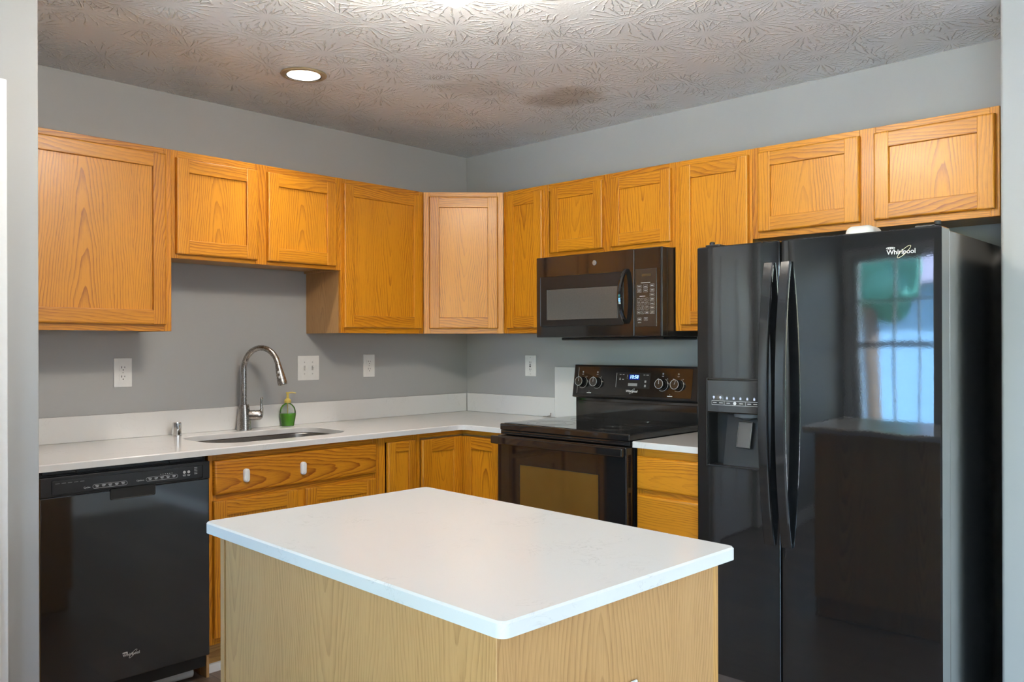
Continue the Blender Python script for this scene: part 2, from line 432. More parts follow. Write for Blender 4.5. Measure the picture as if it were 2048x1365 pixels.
room('wall_west', [(-5.12, -5, W1[1], 0, 0, CH), (-5.12, -5, W2[1], W1[0], 0, CH), (-5.12, -5, -6.2, W2[0], 0, CH),
                   (-5.12, -5, W1[0], W1[1], 0, W1[2]), (-5.12, -5, W1[0], W1[1], W1[3], CH),
                   (-5.12, -5, W2[0], W2[1], 0, W2[2]), (-5.12, -5, W2[0], W2[1], W2[3], CH)])
def window(name, w, bars, muntin_rows):
    y0, y1, z0, z1 = w; m = MB(); e = .001
    for a in ((y0 + e, y0 + .045), (y1 - .045, y1 - e)): m.box(-5.09, -5.03, a[0], a[1], z0 + e, z1 - e, bev=.004)
    m.box(-5.09, -5.03, y0 + .045, y1 - .045, z0 + e, z0 + .045, bev=.004); m.box(-5.09, -5.03, y0 + .045, y1 - .045, z1 - .045, z1 - e, bev=.004)
    for b_ in bars:
        if b_[0] == 'h': m.box(-5.085, -5.035, y0 + .045, y1 - .045, b_[1] - b_[2], b_[1] + b_[2], bev=.003)
        else: m.box(-5.085, -5.035, b_[1] - b_[2], b_[1] + b_[2], z0 + .045, z1 - .045, bev=.003)
    # interior casing
    m.box(-4.999, -4.98, y0 - .06, y0, max(.001, z0 - .06), z1 + .06, bev=.004); m.box(-4.999, -4.98, y1, y1 + .06, max(.001, z0 - .06), z1 + .06, bev=.004)
    m.box(-4.999, -4.98, y0, y1, z1, z1 + .06, bev=.004)
    if z0 > .3: m.box(-4.999, -4.96, y0, y1, z0 - .06, z0, bev=.004)
    o = struct(m.build(name, TRIM)); g = MB(); g.box(-5.062, -5.058, y0 + .03, y1 - .03, z0 + .03, z1 - .03)
    g.build('pane', GLASS, o, smooth=False); return o
wm = (W1[0] + W1[1]) / 2
window('window_1', W1, [('h', 1.30, .022), ('v', wm - .15, .008), ('v', wm + .15, .008), ('h', 1.66, .008)], 0)
window('window_2', W2, [('v', -4.75, .05)], 0)
# pantry door and its casing
m = MB(); m.box(-3.61, -2.96, -.90, -.865, .01, 2.03, bev=.003)
for zz in ((.2, .95), (1.08, 1.9)):
    for xx in ((-3.50, -3.33), (-3.24, -3.07)): m.box(xx[0], xx[1], -.906, -.899, zz[0], zz[1], bev=.005)
d = struct(m.build('door_1', TRIM), 'white pantry door')
m = MB(); m.lathe([(.012, 0), (.012, .03), (.026, .035), (.03, .05), (.02, .065), (.001, .068)], M=axisM(Vector((-3.02, -.90, .95)), (0, -1, 0))); m.build('door_knob', CHROME, d)
m = MB(); CW = .062
xr = -2.779
for (a, b_) in ((xr - CW, xr), (-3.72, -3.72 + CW)):
    m.box(a, b_, -.968, -.951, .001, 2.097, bev=.004); m.box(a + .010, b_ - .022, -.973, -.967, .001, 2.08, bev=.003)
m.box(-3.72 + CW, xr - CW, -.968, -.951, 2.04, 2.097, bev=.004)
m.box(xr - CW - .11, xr - CW, -.955, -.951, .001, 2.04)
struct(m.build('trim_1', TRIM), 'white door casing on the left wall')
m = MB()
m.box(-5.0 + .06, -3.73, -.966, -.951, .001, .09, bev=.004); m.box(-4.998, -4.984, -3.73, -2.02, .001, .09, bev=.004)
struct(m.build('baseboard_left', TRIM))
m = MB(); m.box(-.435, -.421, -6.18, -3.02, .001, .09, bev=.004); struct(m.build('baseboard_right', TRIM))

# ------------------------------------------------------------------ garden outside the windows
m = MB(); m.box(-40, -5.13, -30, 25, -.5, -.35); struct(m.build('ground', GRASS, smooth=False))
m = MB(); m.box(-9.5, -5.13, -9, 1.0, -.349, -.05)
o = struct(m.build('bounce_terrace', PATIO, smooth=False))  # pale slab added to bounce sunlight up through the windows
def tree(x, y, h, r, label):
    root = thing('tree', label, 'tree', (x, y, -.349), 0, 'trees in the garden')
    m = MB(); m.tube([(0, 0, 0), (.05, 0, h * .35), (0, .06, h * .7)], [.16, .13, .07], 10); m.build('trunk', BARK, root)
    bm = bmesh.new()
    for k in range(9):
        a = random.random() * 6.28; q = random.random() * r * .6
        mm = Matrix.Translation((q * math.cos(a), q * math.sin(a), h * (.55 + .4 * random.random()))) @ Matrix.Scale(r * (.45 + .3 * random.random()), 4)
        bmesh.ops.create_icosphere(bm, subdivisions=3, radius=1, matrix=mm)
    for v in bm.verts: v.co += Vector((random.uniform(-1, 1), random.uniform(-1, 1), random.uniform(-1, 1))) * .09
    m = MB(); m.bm(bm); m.build('crown', LEAF, root)
tree(-11.5, 1.2, 5.2, 2.0, 'leafy green tree beyond the window')
tree(-14.5, -2.2, 4.2, 1.5, 'small round tree on the lawn beyond the window')
tree(-16, 6, 7, 2.6, 'tall dark tree far across the lawn')
m = MB(); m.box(-20, -17, -6, 4, -.349, 2.6);
hs = thing('house', 'pale blue house across the lawn', 'house', (0, 0, 0)); m.build('walls', SIDING, hs, smooth=False)
m = MB(); m.prism([(-20.3, 2.6), (-16.7, 2.6), (-18.5, 4.2)], -4.3, 6.3, M=Matrix(((1, 0, 0, 0), (0, 0, -1, 0), (0, 1, 0, 0), (0, 0, 0, 1)))); m.build('roof', DECK, hs, smooth=False)

# ------------------------------------------------------------------ cabinets
def door(parent, x0, x1, z0, z1, y=-.019, th=.0185, sw=.056, name='door', mat=None, square=()):
    """Frame-and-panel door: two stiles, two rails, recessed panel."""
    M_ = mat or OAK; m = MB(); y0, y1 = y, y + th
    for side in (0, 1):
        a, b_ = (x0, x0 + sw) if side == 0 else (x1 - sw, x1); xo, xi = (a, b_) if side == 0 else (b_, a)
        m.box(a, b_, y0, y1, z0, z1, bev=.0075, seg=3, grain='z', voff=random.uniform(.05, .13), rn=(random.random(), random.random()),
              sel=lambda p, xo=xo: abs(p.y - y0) < 1e-4 and ((abs(p.x - xo) < 1e-4 and side not in square) or abs(p.z - z0) < 1e-4 or abs(p.z - z1) < 1e-4),
              sel2=lambda p, xi=xi: abs(p.y - y0) < 1e-4 and abs(p.x - xi) < 1e-4 and z0 + .06 < p.z < z1 - .06, bev2=.0035)
    rw = sw + .004
    for (a, b_, zo, zi) in ((z0, z0 + rw, z0, z0 + rw), (z1 - rw, z1, z1, z1 - rw)):
        m.box(x0 + sw - .001, x1 - sw + .001, y0 + .0004, y1, a, b_, bev=.0075, seg=3, grain='x', voff=random.uniform(.03, .12), rn=(random.random(), random.random() * .5 + .5),
              sel=lambda p, zo=zo: abs(p.y - y0 - .0004) < 1e-4 and abs(p.z - zo) < 1e-4,
              sel2=lambda p, zi=zi: abs(p.y - y0 - .0004) < 1e-4 and abs(p.z - zi) < 1e-4, bev2=.0045)
    d = m.build(name, M_, parent)
    p = MB(); p.box(x0 + sw - .004, x1 - sw + .004, y0 + .0095, y0 + .0145, z0 + rw - .004, z1 - rw + .004, grain='z', rn=(random.choice((.12, .2, .82, .9)), random.random() * .45), voff=random.uniform(-.03, .03))
    p.build('door_panel', M_, d, smooth=False)
    return d
def frame(parent, w, z0, z1, opens, top=.04, bot=.04, st=.04, x0=0.0, mull=()):
    """Face frame: outer stiles, rails and mullions, front at y = 0."""
    m = MB()
    for a, b_ in [(x0, x0 + st), (x0 + w - st, x0 + w)] + [(c - .03, c + .03) for c in mull]:
        m.box(a, b_, 0, .019, z0, z1, bev=.001, seg=1, grain='z', voff=random.uniform(.04, .12))
    xs = [x0 + st] + [v for c in mull for v in (c - .03, c + .03)] + [x0 + w - st]
    for i in range(0, len(xs), 2):
        for a, b_ in ((z0, z0 + bot), (z1 - top, z1)): m.box(xs[i], xs[i + 1], .0006, .019, a, b_, bev=.001, seg=1, grain='x', voff=random.uniform(.04, .12))
        for zz in opens: m.box(xs[i], xs[i + 1], .0006, .019, zz - .02, zz + .02, grain='x', voff=random.uniform(.04, .12))
    return m.build('face_frame', OAK, parent)
def carcass(parent, w, depth, z0, z1, y0=.0195, under=.012, mat=None, kick=0.0):
    m = MB(); T = .012
    m.box(.0008, T, y0, depth, z0, z1, grain='z', rn=(.85, .35)); m.box(w - T, w - .0008, y0, depth, z0, z1, grain='z', rn=(.15, .35))
    m.box(T, w - T, y0, depth, z0 + under, z0 + under + T, grain='x', rn=(.4, .3)); m.box(T, w - T, y0, depth, z1 - T, z1, grain='x')
    m.box(T, w - T, depth - .006, depth, z0 + under + T, z1 - T, grain='z')
    return m.build('cabinet_body', mat or OAK_PALE, parent, smooth=False)
UG = 'upper oak cabinets'; UT, UB = 2.129, 1.371; DW = .3035
def upper(label, loc, rot, w, z0, doors, mull=(), st=.03):
    root = thing('wall_cabinet', label, 'cabinet', (loc[0], loc[1], 0), rot, UG)
    frame(root, w, z0, UT, [], .035, .032, st, mull=mull); carcass(root, w, DW, z0, UT)
    for a in doors: door(root, a[0], a[1], a[2], a[3])
    return root
Q = -math.pi / 2
DT, DB = 2.104, 1.398
upper('large single-door oak wall cabinet beside the left wall, above the wall outlet', (-2.686, -.305), 0, .701, UB, [(.025, .674, DB, DT)])
upper('short two-door oak wall cabinet above the sink faucet', (-1.985, -.305), 0, .845, 1.677, [(.016, .391, 1.695, DT - .006), (.441, .812, 1.695, DT - .006)], mull=(.416,))
upper('tall oak wall cabinet directly left of the diagonal corner cabinet', (-1.140, -.305), 0, .530, UB, [(.012, .508, DB, DT)])
upper('narrow oak wall cabinet between the diagonal corner cabinet and the microwave', (-.305, -.6105), Q, .287, UB, [(.032, .284, DB, DT)])
upper('short two-door oak wall cabinet directly above the microwave', (-.305, -.898), Q, .782, 1.747, [(.052, .383, 1.776, DT), (.430, .767, 1.776, DT)], mull=(.4065,))
upper('oak wall cabinet between the microwave and the fridge, partly hidden by the fridge top', (-.305, -1.6805), Q, .376, UB, [(.032, .362, DB, DT)])
upper('wide two-door oak wall cabinet above the refrigerator', (-.305, -2.057), Q, .920, 1.750, [(.030, .447, 1.776, DT), (.501, .909, 1.776, DT)], mull=(.474,))
# diagonal corner cabinet
root = thing('wall_cabinet', 'diagonal oak wall cabinet in the room corner', 'cabinet', (-.609, -.306, 0), R(-45), UG)
cw = math.hypot(.303, .303)
frame(root, cw, UB, UT, [], .035, .032, .035); door(root, .03, cw - .03, DB, DT)
ci = Matrix.Rotation(R(45), 4, 'Z') @ Matrix.Translation((.609, .306, 0))
poly = [(-.595, -.293), (-.293, -.595), (-.002, -.607), (-.002, -.002), (-.607, -.002)]
m = MB(); m.prism([tuple((ci @ Vector((p[0], p[1], 0))).xy) for p in poly], UB + .012, UT - .003, grain='z'); m.build('cabinet_body', OAK_PALE, root, smooth=False)

BT = .884
def slab_front(parent, x0, x1, z0, z1, name='drawer', y=-.019):
    m = MB(); m.box(x0, x1, y, y + .0185, z0, z1, bev=.011, seg=3, grain='x', voff=random.uniform(.02, .08), sel=lambda p: abs(p.y - y) < 1e-4)
    return m.build(name, OAK, parent)
def kickboard(parent, w, y, x0=0.0):
    m = MB(); m.box(x0, x0 + w, y, y + .015, .001, .128, grain='x', rn=(.3, .4)); return m.build('toe_kick', OAK_FRAME, parent)
BG = 'base oak cabinets'
# sink base
root = thing('base_cabinet', 'wide oak sink base cabinet with two white knobs, right of the dishwasher', 'cabinet', (-1.980, -.61, 0), 0, BG)
frame(root, .835, .13, BT, [.705], .03, .03, .035, mull=());
m = MB(); T = .012
m.box(.0008, T, .0195, .606, .001, BT - .001, grain='z'); m.box(.835 - T, .8342, .0195, .606, .001, BT - .001, grain='z'); m.box(T, .835 - T, .0195, .606, .13, .142, grain='x'); m.box(T, .835 - T, .03, .045, .142, .69, grain='z')
m.build('cabinet_body', OAK_PALE, root, smooth=False)
m = MB(); m.box(.40, .436, .0003, .018, .16, .69, grain='z'); m.build('mullion', OAK, root)
dr = slab_front(root, .018, .809, .720, .857, 'false_drawer')
for xk, nm in ((.151, 'knob'), (.416, 'knob')):
    m = MB(); KP = Matrix.Translation((xk, 0, .787)) @ Matrix(((1, 0, 0, 0), (0, 0, -1, 0), (0, 1, 0, 0), (0, 0, 0, 1)))
    m.prism(rounded([(-.0125, -.0275), (.0125, -.0275), (.0125, .0275), (-.0125, .0275)], .0124, 8), .0192, .034, bev=.004, M=KP)
    m.prism(rounded([(-.005, -.020), (.005, -.020), (.005, .020), (-.005, .020)], .0049, 6), .0335, .037, bev=.0018, M=KP)
    m.build('knob', WHITEK, dr)
door(root, .016, .394, .157, .697); door(root, .433, .809, .157, .697)
kickboard(root, .835, .07)
# narrow base
root = thing('base_cabinet', 'narrow oak base cabinet between the sink base and the corner cabinet', 'cabinet', (-1.144, -.61, 0), 0, BG)
frame(root, .228, .13, BT, [], .03, .03, .035); carcass(root, .228, .606, .13, BT - .001); door(root, .042, .209, .157, .855, sw=.045); kickboard(root, .228, .07)
# corner base with folding doors
root = thing('base_cabinet', 'oak corner base cabinet with two doors meeting at a right angle', 'cabinet', (-.915, -.61, 0), 0, BG)
P0 = lambda x, y: (x + .915, y + .61)
m = MB(); m.prism([P0(-.9145, -.575), P0(-.575, -.575), P0(-.575, -.9345), P0(-.003, -.9345), P0(-.003, -.003), P0(-.9145, -.003)], .13, BT - .002, grain='z'); m.build('cabinet_body', OAK_PALE, root, smooth=False)
m = MB()
m.box(.0005, .017, 0, .034, .13, BT - .001, grain='z', voff=.1); m.box(.0175, .305, .0004, .034, .8575, BT - .001, grain='x', voff=.1)
m.box(.3055, .339, -.3245, .034, .8575, BT - .001, grain='y', voff=.1); m.box(.0175, .305, .0004, .034, .13, .15, grain='x', voff=.1); m.box(.3055, .339, -.3245, .034, .13, .15, grain='y', voff=.1)
m.box(.3055, .339, -.3245, -.311, .151, .857, grain='z', voff=.1)
m.build('face_frame', OAK, root)
door(root, .022, .2858, .157, .850, sw=.06, square=(1,))
dd = door(root, .0225, .288, .157, .850, sw=.06, square=(0,))   # the right-hand door faces the range side
dd.rotation_euler = (0, 0, Q); dd.location = (.305, .003, 0)
# right-hand drawer base
root = thing('base_cabinet', 'oak drawer base cabinet between the range and the fridge', 'cabinet', (-.645, -1.7075, 0), Q, BG)
frame(root, .372, .13, BT, [.698, .44], .048, .03, .035); carcass(root, .372, .641, .13, BT - .001)
slab_front(root, .008, .362, .709, .846); slab_front(root, .008, .362, .455, .687); slab_front(root, .008, .362, .155, .430); kickboard(root, .372, .07)
# white shoe trim under the sink base
m = MB(); m.box(-1.978, -.93, -.556, -.5412, .001, .034, bev=.006, sel=lambda p: abs(p.y + .556) < 1e-4 and abs(p.z - .034) < 1e-4); struct(m.build('trim_2', TRIM), 'white shoe trim along the toe kick')
m = MB(); m.tube([(-2.56, -.535, .0225), (-2.015, -.535, .0225)], .0215, 18)
tag(m.build('floor_tube', TRIM), 'white round tube lying on the floor under the dishwasher', 'tube')

# ------------------------------------------------------------------ worktops
CT = .909
out = rounded([(-2.687, -.002), (-2.687, -.65), (-.65, -.65), (-.65, -.938), (-.002, -.938), (-.002, -.002)], [0, 0, .04, .004, 0, 0])
hole = rounded([(-1.90, -.145), (-1.90, -.53), (-1.215, -.53), (-1.215, -.145)], [.11, .14, .14, .11], 10)
m = MB(); m.prism(out, BT, CT, holes=[hole], bev=.003)
tag(m.build('countertop', QUARTZ), 'long L-shaped white quartz countertop around the sink', 'countertop')
m = MB(); m.prism(rounded([(-.685, -2.083), (-.002, -2.083), (-.002, -1.709), (-.685, -1.709)], [.004, 0, 0, .006]), BT, CT, bev=.003)
tag(m.build('countertop', QUARTZ), 'short white quartz countertop between the range and the fridge', 'countertop')
m = MB(); m.box(-2.687, -.0245, -.022, -.001, CT + .0005, 1.018, bev=.002)
tag(m.build('backsplash', QUARTZ), 'long white quartz backsplash strip on the wall behind the sink', 'backsplash', 'white quartz backsplash')
m = MB(); m.box(-.022, -.001, -.724, -.0225, CT + .0005, 1.018, bev=.002)
tag(m.build('backsplash', QUARTZ), 'short white quartz backsplash strip below the outlet left of the range', 'backsplash', 'white quartz backsplash')
m = MB(); m.box(-.024, -.001, -1.70, -.726, CT + .0005, 1.188, bev=.002)
tag(m.build('backsplash', QUARTZ), 'taller white quartz slab behind the left end of the range', 'backsplash', 'white quartz backsplash')
m = MB(); m.tube([(-.045, -.66, .9125), (-.045, -.69, .914), (-.045, -.705, .918), (-.045, -.712, .917)], .0022, 8); m.tube([(-.045, -.712, .9145), (-.045, -.714, .928), (-.045, -.715, .934)], [.0022, .0022, .0032], 8)
tag(m.build('wire_clip', STEEL), 'tiny bent metal clip lying on the counter by the range', 'clip')

# ------------------------------------------------------------------ sink, faucet, air gap, soap
root = thing('sink', 'undermount stainless steel sink set in the white countertop', 'sink', (-1.56, -.34, BT))
ring0 = [(p[0] + 1.56, p[1] + .34) for p in hole]
def loft(loops, cap=True):
    vs, fs = [], []; n = len(loops[0][0])
    for pts, z in loops: vs += [(p[0], p[1], z) for p in pts]
    for j in range(len(loops) - 1):
        for i in range(n): fs.append([j * n + i, (j + 1) * n + i, (j + 1) * n + (i + 1) % n, j * n + (i + 1) % n])
    if cap: fs.append([(len(loops) - 1) * n + i for i in range(n)])
    return vs, fs
L_ = [(inset(ring0, -.02), -.0015), (inset(ring0, -.004), -.0015), (inset(ring0, 0), -.006), (inset(ring0, .004), -.15), (inset(ring0, .02), -.178), (inset(ring0, .05), -.185)]
m = MB(); m.add(*loft(L_)); m.build('basin', STEELD, root)
m = MB(); m.lathe([(.045, -.184), (.045, -.1815), (.035, -.1805), (.03, -.1825), (.001, -.1835)], cap0=True); m.build('drain', CHROME, root)

root = thing('faucet', 'brushed nickel pull-down gooseneck kitchen faucet behind the sink', 'faucet', (-1.53, -.075, CT))
m = MB(); m.lathe([(.035, .0003), (.035, .004), (.0335, .008), (.0315, .04), (.0275, .09), (.0235, .117), (.0225, .1215), (.014, .1225)]); m.build('faucet_body', STEEL, root)
dv = Vector((.46, -1, 0)).normalized(); pts = []; A = .096
for k in range(8): pts.append(Vector((0, 0, .1235 + .165 * k / 7)))
for k in range(1, 25):
    a = math.pi * k / 24 * .93
    pts.append(Vector((0, 0, .2885)) + dv * (A * (1 - math.cos(a))) + Vector((0, 0, A * 1.06 * math.sin(a))))
m = MB(); m.tube(pts, .0132, 20); m.build('spout', STEEL, root)
hd = (pts[-1] - pts[-2]).normalized(); hp = pts[-1]
HM = axisM(hp, hd)
m = MB(); m.lathe([(.0125, .0004), (.0142, .002), (.0150, .012), (.0185, .045), (.0215, .078), (.0222, .092), (.0205, .096), (.0185, .0955), (.017, .09), (.001, .089)], M=HM)
sp = m.build('spray_head', STEEL, root)
bd = (-fwd - hd * (-fwd).dot(hd)).normalized()
for zz, rr in ((.036, .0066), (.060, .0066)):
    rad = .0172 if zz < .05 else .0198
    m = MB(); m.lathe([(rr, -.004), (rr, .0012), (rr * .7, .002), (.0005, .0022)], 20, M=axisM(hp + hd * zz + bd * rad, bd)); m.build('spray_button', GREYK, sp)
hx = Vector((.88, -.47, 0)).normalized()
m = MB(); m.lathe([(.0225, .020), (.0240, .028), (.0240, .052), (.0222, .0525), (.0222, .0545), (.0240, .055), (.0240, .072), (.018, .082), (.001, .085)], 28, M=axisM(Vector((0, 0, .070)), hx)); lv = m.build('handle', STEEL, root)
c = Vector((0, 0, .070)) + hx * .070
m = MB(); m.tube([c + Vector((0, 0, -.012)), c + hx * .006, c + hx * .011 + Vector((0, 0, .03)), c + hx * .008 + Vector((0, 0, .06)), c + hx * .011 + Vector((0, 0, .078)), c + hx * .010 + Vector((0, 0, .083))], [.014, .0125, .0072, .0055, .0068, .004], 14)
m.build('lever', STEEL, lv)
m = MB(); m.lathe([(.0215, .0003), (.0215, .003), (.0195, .004), (.0195, .056), (.0175, .0605), (.001, .0612)], 28)
o = m.build('air_gap_cap', CHROME); o.location = (-1.861, -.085, CT); tag(o, 'small chrome cylinder cap on the counter left of the sink', 'cap')

root = thing('soap_dispenser', 'clear pump bottle of green hand soap on the counter by the faucet', 'soap dispenser', (-1.282, -.055, CT + .0005))
def oval(prof, sx, sy, m, n=32):
    vs, fs = [], []
    for r, z in prof:
        for i in range(n):
            a = 2 * math.pi * i / n; vs.append((r * sx * math.cos(a), r * sy * math.sin(a), z))
    for j in range(len(prof) - 1):
        for i in range(n): fs.append([j * n + i, j * n + (i + 1) % n, (j + 1) * n + (i + 1) % n, (j + 1) * n + i])
    fs.append(list(range(n))[::-1]); fs.append([(len(prof) - 1) * n + i for i in range(n)]); m.add(vs, fs)
BP = [(.029, 0), (.031, .003), (.033, .02), (.0375, .04), (.040, .058), (.039, .076), (.034, .093), (.024, .106), (.013, .113), (.012, .118)]
rz = R(-28)
m = MB(); oval(BP, 1, .62, m); b1 = m.build('bottle', BOTTLE, root); b1.rotation_euler.z = rz
m = MB(); oval([(r - .0016, z + .0015) for r, z in BP if z < .06] + [(.0388, .062), (.0383, .0635)], 1, .62, m); l1 = m.build('liquid_soap', SOAP, root); l1.rotation_euler.z = rz
m = MB(); m.lathe([(.0165, .116), (.0168, .119), (.0168, .128), (.012, .134), (.0065, .138), (.0055, .160), (.008, .161), (.008, .168), (.001, .169)], 24)
m.tube([(0, 0, .165), (.018 * math.cos(.2), -.012, .1665), (.034, -.022, .163)], [.0042, .0036, .0026], 10); m.tube([(0, 0, .115), (0, 0, .012)], .0022, 8)
m.build('pump', YEL, root)

# ------------------------------------------------------------------ wall plates
def plate(m, w, h, d=.006): m.box(-w / 2, w / 2, -d, -.0006, -h / 2, h / 2, bev=.0028, seg=2)
def recept(parent, cz, w=.034, h=.030):
    m = MB(); m.prism(rounded([(-w / 2, -h / 2), (w / 2, -h / 2), (w / 2, h / 2), (-w / 2, h / 2)], [.006, .012, .012, .006]), -.0075, -.0062, M=Matrix.Translation((0, 0, cz)) @ Matrix(((1, 0, 0, 0), (0, 0, 1, 0), (0, 1, 0, 0), (0, 0, 0, 1))))
    rr = m.build('receptacle', WHITEP, parent)
    m = MB(); m.box(-.0075, -.0052, -.0079, -.0070, cz - .001, cz + .008); m.box(.0052, .0075, -.0079, -.0070, cz, cz + .007); m.lathe([(.0024, 0), (.0024, .0009)], 12, M=axisM(Vector((0, -.0070, cz - .008)), (0, -1, 0)))
    m.build('slots', SLOT, rr)
def outlet(label, loc, rot, w=.077, h=.126, gfci=False):
    root = thing('wall_outlet', label, 'outlet', loc, rot, 'white wall outlets'); m = MB(); plate(m, w, h); m.build('cover_plate', WHITEP, root)
    if not gfci:
        recept(root, .020); recept(root, -.020)
        m = MB(); m.lathe([(.0028, 0), (.0028, .0012), (.001, .0015)], 10, M=axisM(Vector((0, -.006, 0)), (0, -1, 0))); m.build('screw', GREYK, root)
    else:
        m = MB(); m.box(-.0165, .0165, -.0078, -.0061, -.034, .034, bev=.001); bd_ = m.build('receptacle', WHITEP, root)
        for cz in (.020, -.020):
            m = MB(); m.box(-.0072, -.0050, -.0084, -.0076, cz - .004, cz + .005); m.box(.0050, .0072, -.0084, -.0076, cz - .004, cz + .004); m.lathe([(.0024, 0), (.0024, .0009)], 12, M=axisM(Vector((0, -.0076, cz - .0095)), (0, -1, 0))); m.build('slots', SLOT, bd_)
        for cz in (.0042, -.0050):
            m = MB(); m.box(-.0055, .0055, -.0094, -.0078, cz - .0028, cz + .0028, bev=.0006); m.build('test_button', SLOT, bd_)
        for cz in (.047, -.047):
            m = MB(); m.lathe([(.0028, 0), (.0028, .0012), (.001, .0015)], 10, M=axisM(Vector((0, -.006, cz)), (0, -1, 0))); m.build('screw', GREYK, root)
outlet('oversized white duplex outlet under the left wall cabinet', (-2.063, 0, 1.194), 0)
outlet('white duplex outlet right of the double switch plate', (-.744, 0, 1.198), 0, .077, .124)
outlet('white outlet with black test buttons on the right-hand wall near the range', (0, -.529, 1.191), Q, .083, .119, True)
root = thing('switch_plate', 'white double switch plate with toggles right of the faucet', 'switch', (-1.129, 0, 1.194)); m = MB(); plate(m, .128, .126); m.build('cover_plate', WHITEP, root)
for xx, sg in ((-.0235, 1), (.0235, -1)):
    m = MB(); m.box(xx - .005, xx + .005, -.0064, -.0058, -.012, .012); m.build('toggle_slot', GREYK, root)
    m = MB(); m.box(xx - .0040, xx + .0040, -.0165, -.0066, -.004, .004, bev=.0015, M=Matrix.Rotation(R(24 * sg), 4, 'X')); m.build('toggle', WHITEP, root)
    for cz in (.030, -.030):
        m = MB(); m.lathe([(.0030, 0), (.0030, .0010), (.001, .0013)], 10, M=axisM(Vector((xx, -.006, cz)), (0, -1, 0))); m.build('screw', GREYK, root)

# ------------------------------------------------------------------ brand lettering used on the appliances
def swirl(m, x, z, y, w, mat, a0=.0, sc=1.0):
    """Tilted ring that crosses the lettering."""
    pts = []
    for k in range(40):
        a = 2 * math.pi * k / 40; ex, ez = w * .30 * math.cos(a), w * .075 * math.sin(a); c_, s_ = math.cos(R(42)), math.sin(R(42))
        pts.append((x + ex * c_ - ez * s_, y, z + ex * s_ + ez * c_))
    m.tube(pts, w * .009, 6, mat=mat, closed=True)
def brand(parent, x, z, y, w, ringmat=None):
    m = MB(); m.text('Whirlpool', w * .235, x, z, y, bold=w * .0035)
    pts = [(x - w * .36 + w * .145 * math.cos(2 * math.pi * k / 24), y - .0004, z + w * .155 + w * .03 * math.sin(2 * math.pi * k / 24)) for k in range(24)]
    m.tube(pts, w * .013, 6, closed=True)
    for k in (-1, 0, 1): m.box(x - w * .36 + k * w * .06 - w * .018, x - w * .36 + k * w * .06 + w * .018, y - .0004, y, z + w * .14, z + w * .17)
    swirl(m, x + w * .10, z, y - .0002, w, ringmat or GOLDP)
    return m.build('brand_lettering', BUMPER, parent)

# ------------------------------------------------------------------ dishwasher
root = thing('dishwasher', 'black built-in dishwasher under the left end of the counter', 'dishwasher', (-2.590, -.61, 0))
Wd = .603
m = MB(); m.box(.004, Wd - .004, .0, .55, .055, .876, bev=.003); m.build('tub', DARK, root)
m = MB(); m.box(.012, Wd - .02, -.006, -.0005, .866, .880, bev=.002); m.box(.012, Wd - .02, -.010, -.0065, .869, .8735, bev=.001)
for xx in (.14, .47): m.box(xx - .02, xx + .02, -.014, -.0065, .868, .8765, bev=.001)
m.build('mounting_strip', PLASTIC, root)
m = MB(); m.box(0, Wd, -.0245, -.0005, .106, .793, bev=.004); pnl = m.build('door_panel', BLACK, root)
brand(pnl, .302, .190, -.0248, .062, BUMPER)
# control strip with pocket handle
m = MB()
hx0, hx1 = .228, .392
m.box(0, hx0, -.028, -.0005, .7935, .862, bev=.003); m.box(hx1, Wd, -.028, -.0005, .7935, .862, bev=.003); m.box(hx0 - .004, hx1 + .004, -.028, -.0005, .8005, .862, bev=.003)
m.box(.035, Wd - .03, -.0300, -.0275, .800, .850, bev=.003)
cpn = m.build('control_panel', PLASTIC, root)
m = MB()
m.text('Cycles', .0085, .160, .815, -.0302, align='RIGHT'); m.text('Options', .0085, .348, .818, -.0302, align='RIGHT')
def pill(x, z, w, h, y):
    m.tube([(x + (w / 2 - h / 2) * math.copysign(1, math.cos(a)) + h / 2 * math.cos(a), y, z + h / 2 * math.sin(a)) for a in [2 * math.pi * (k + .5) / 24 for k in range(24)]], .0005, 5, closed=True)
for k in range(5): m.box(.176 + k * .0225, .189 + k * .0225, -.0304, -.0301, .8165, .819); m.box(.178 + k * .0225, .187 + k * .0225, -.0304, -.0301, .8125, .8145)
pill(.2275, .8155, .119, .014, -.0302)
for k in range(5): m.box(.363 + k * .0225, .376 + k * .0225, -.0304, -.0301, .8195, .822); m.box(.365 + k * .0225, .374 + k * .0225, -.0304, -.0301, .8155, .8175)
pill(.4145, .8185, .119, .014, -.0302)
for k in range(6): m.box(.408 + k * .0085, .411 + k * .0085, -.0304, -.0301, .8305, .8325)
for xx in (.500, .517): m.lathe([(.0055, 0), (.0055, .0006)], 16, M=axisM(Vector((xx, -.0301, .829)), (0, -1, 0))); m.box(xx - .006, xx + .006, -.0304, -.0301, .8175, .8195); m.box(xx - .005, xx + .005, -.0304, -.0301, .8145, .816)
for k in range(5): m.box(.539, .551, -.0304, -.0301, .818 + k * .0058, .8195 + k * .0058)
m.build('control_lettering', BUMPER, cpn)
m = MB()
for k in range(5): m.box(.046 + k * .020, .060 + k * .020, -.0304, -.0301, .8385, .8402)
m.build('vent_slots', FAINT, cpn)
m = MB(); m.box(hx0 + .001, hx1 - .001, -.0265, -.0248, .758, .8003, bev=.006, seg=3, sel=lambda p: abs(p.z - .758) < 1e-4 and abs(abs(p.x - (hx0 + hx1) / 2) - (hx1 - hx0) / 2 + .001) < 1e-3);
hn = m.build('handle_pocket', DARK, root)
m = MB(); m.tube([(hx0 + .004, -.0268, .797), (hx0 + .004, -.0268, .766), (hx0 + .010, -.0268, .760), (hx1 - .010, -.0268, .760), (hx1 - .004, -.0268, .766), (hx1 - .004, -.0268, .797)], .0011, 6); m.build('handle_rim', PLASTIC, hn)
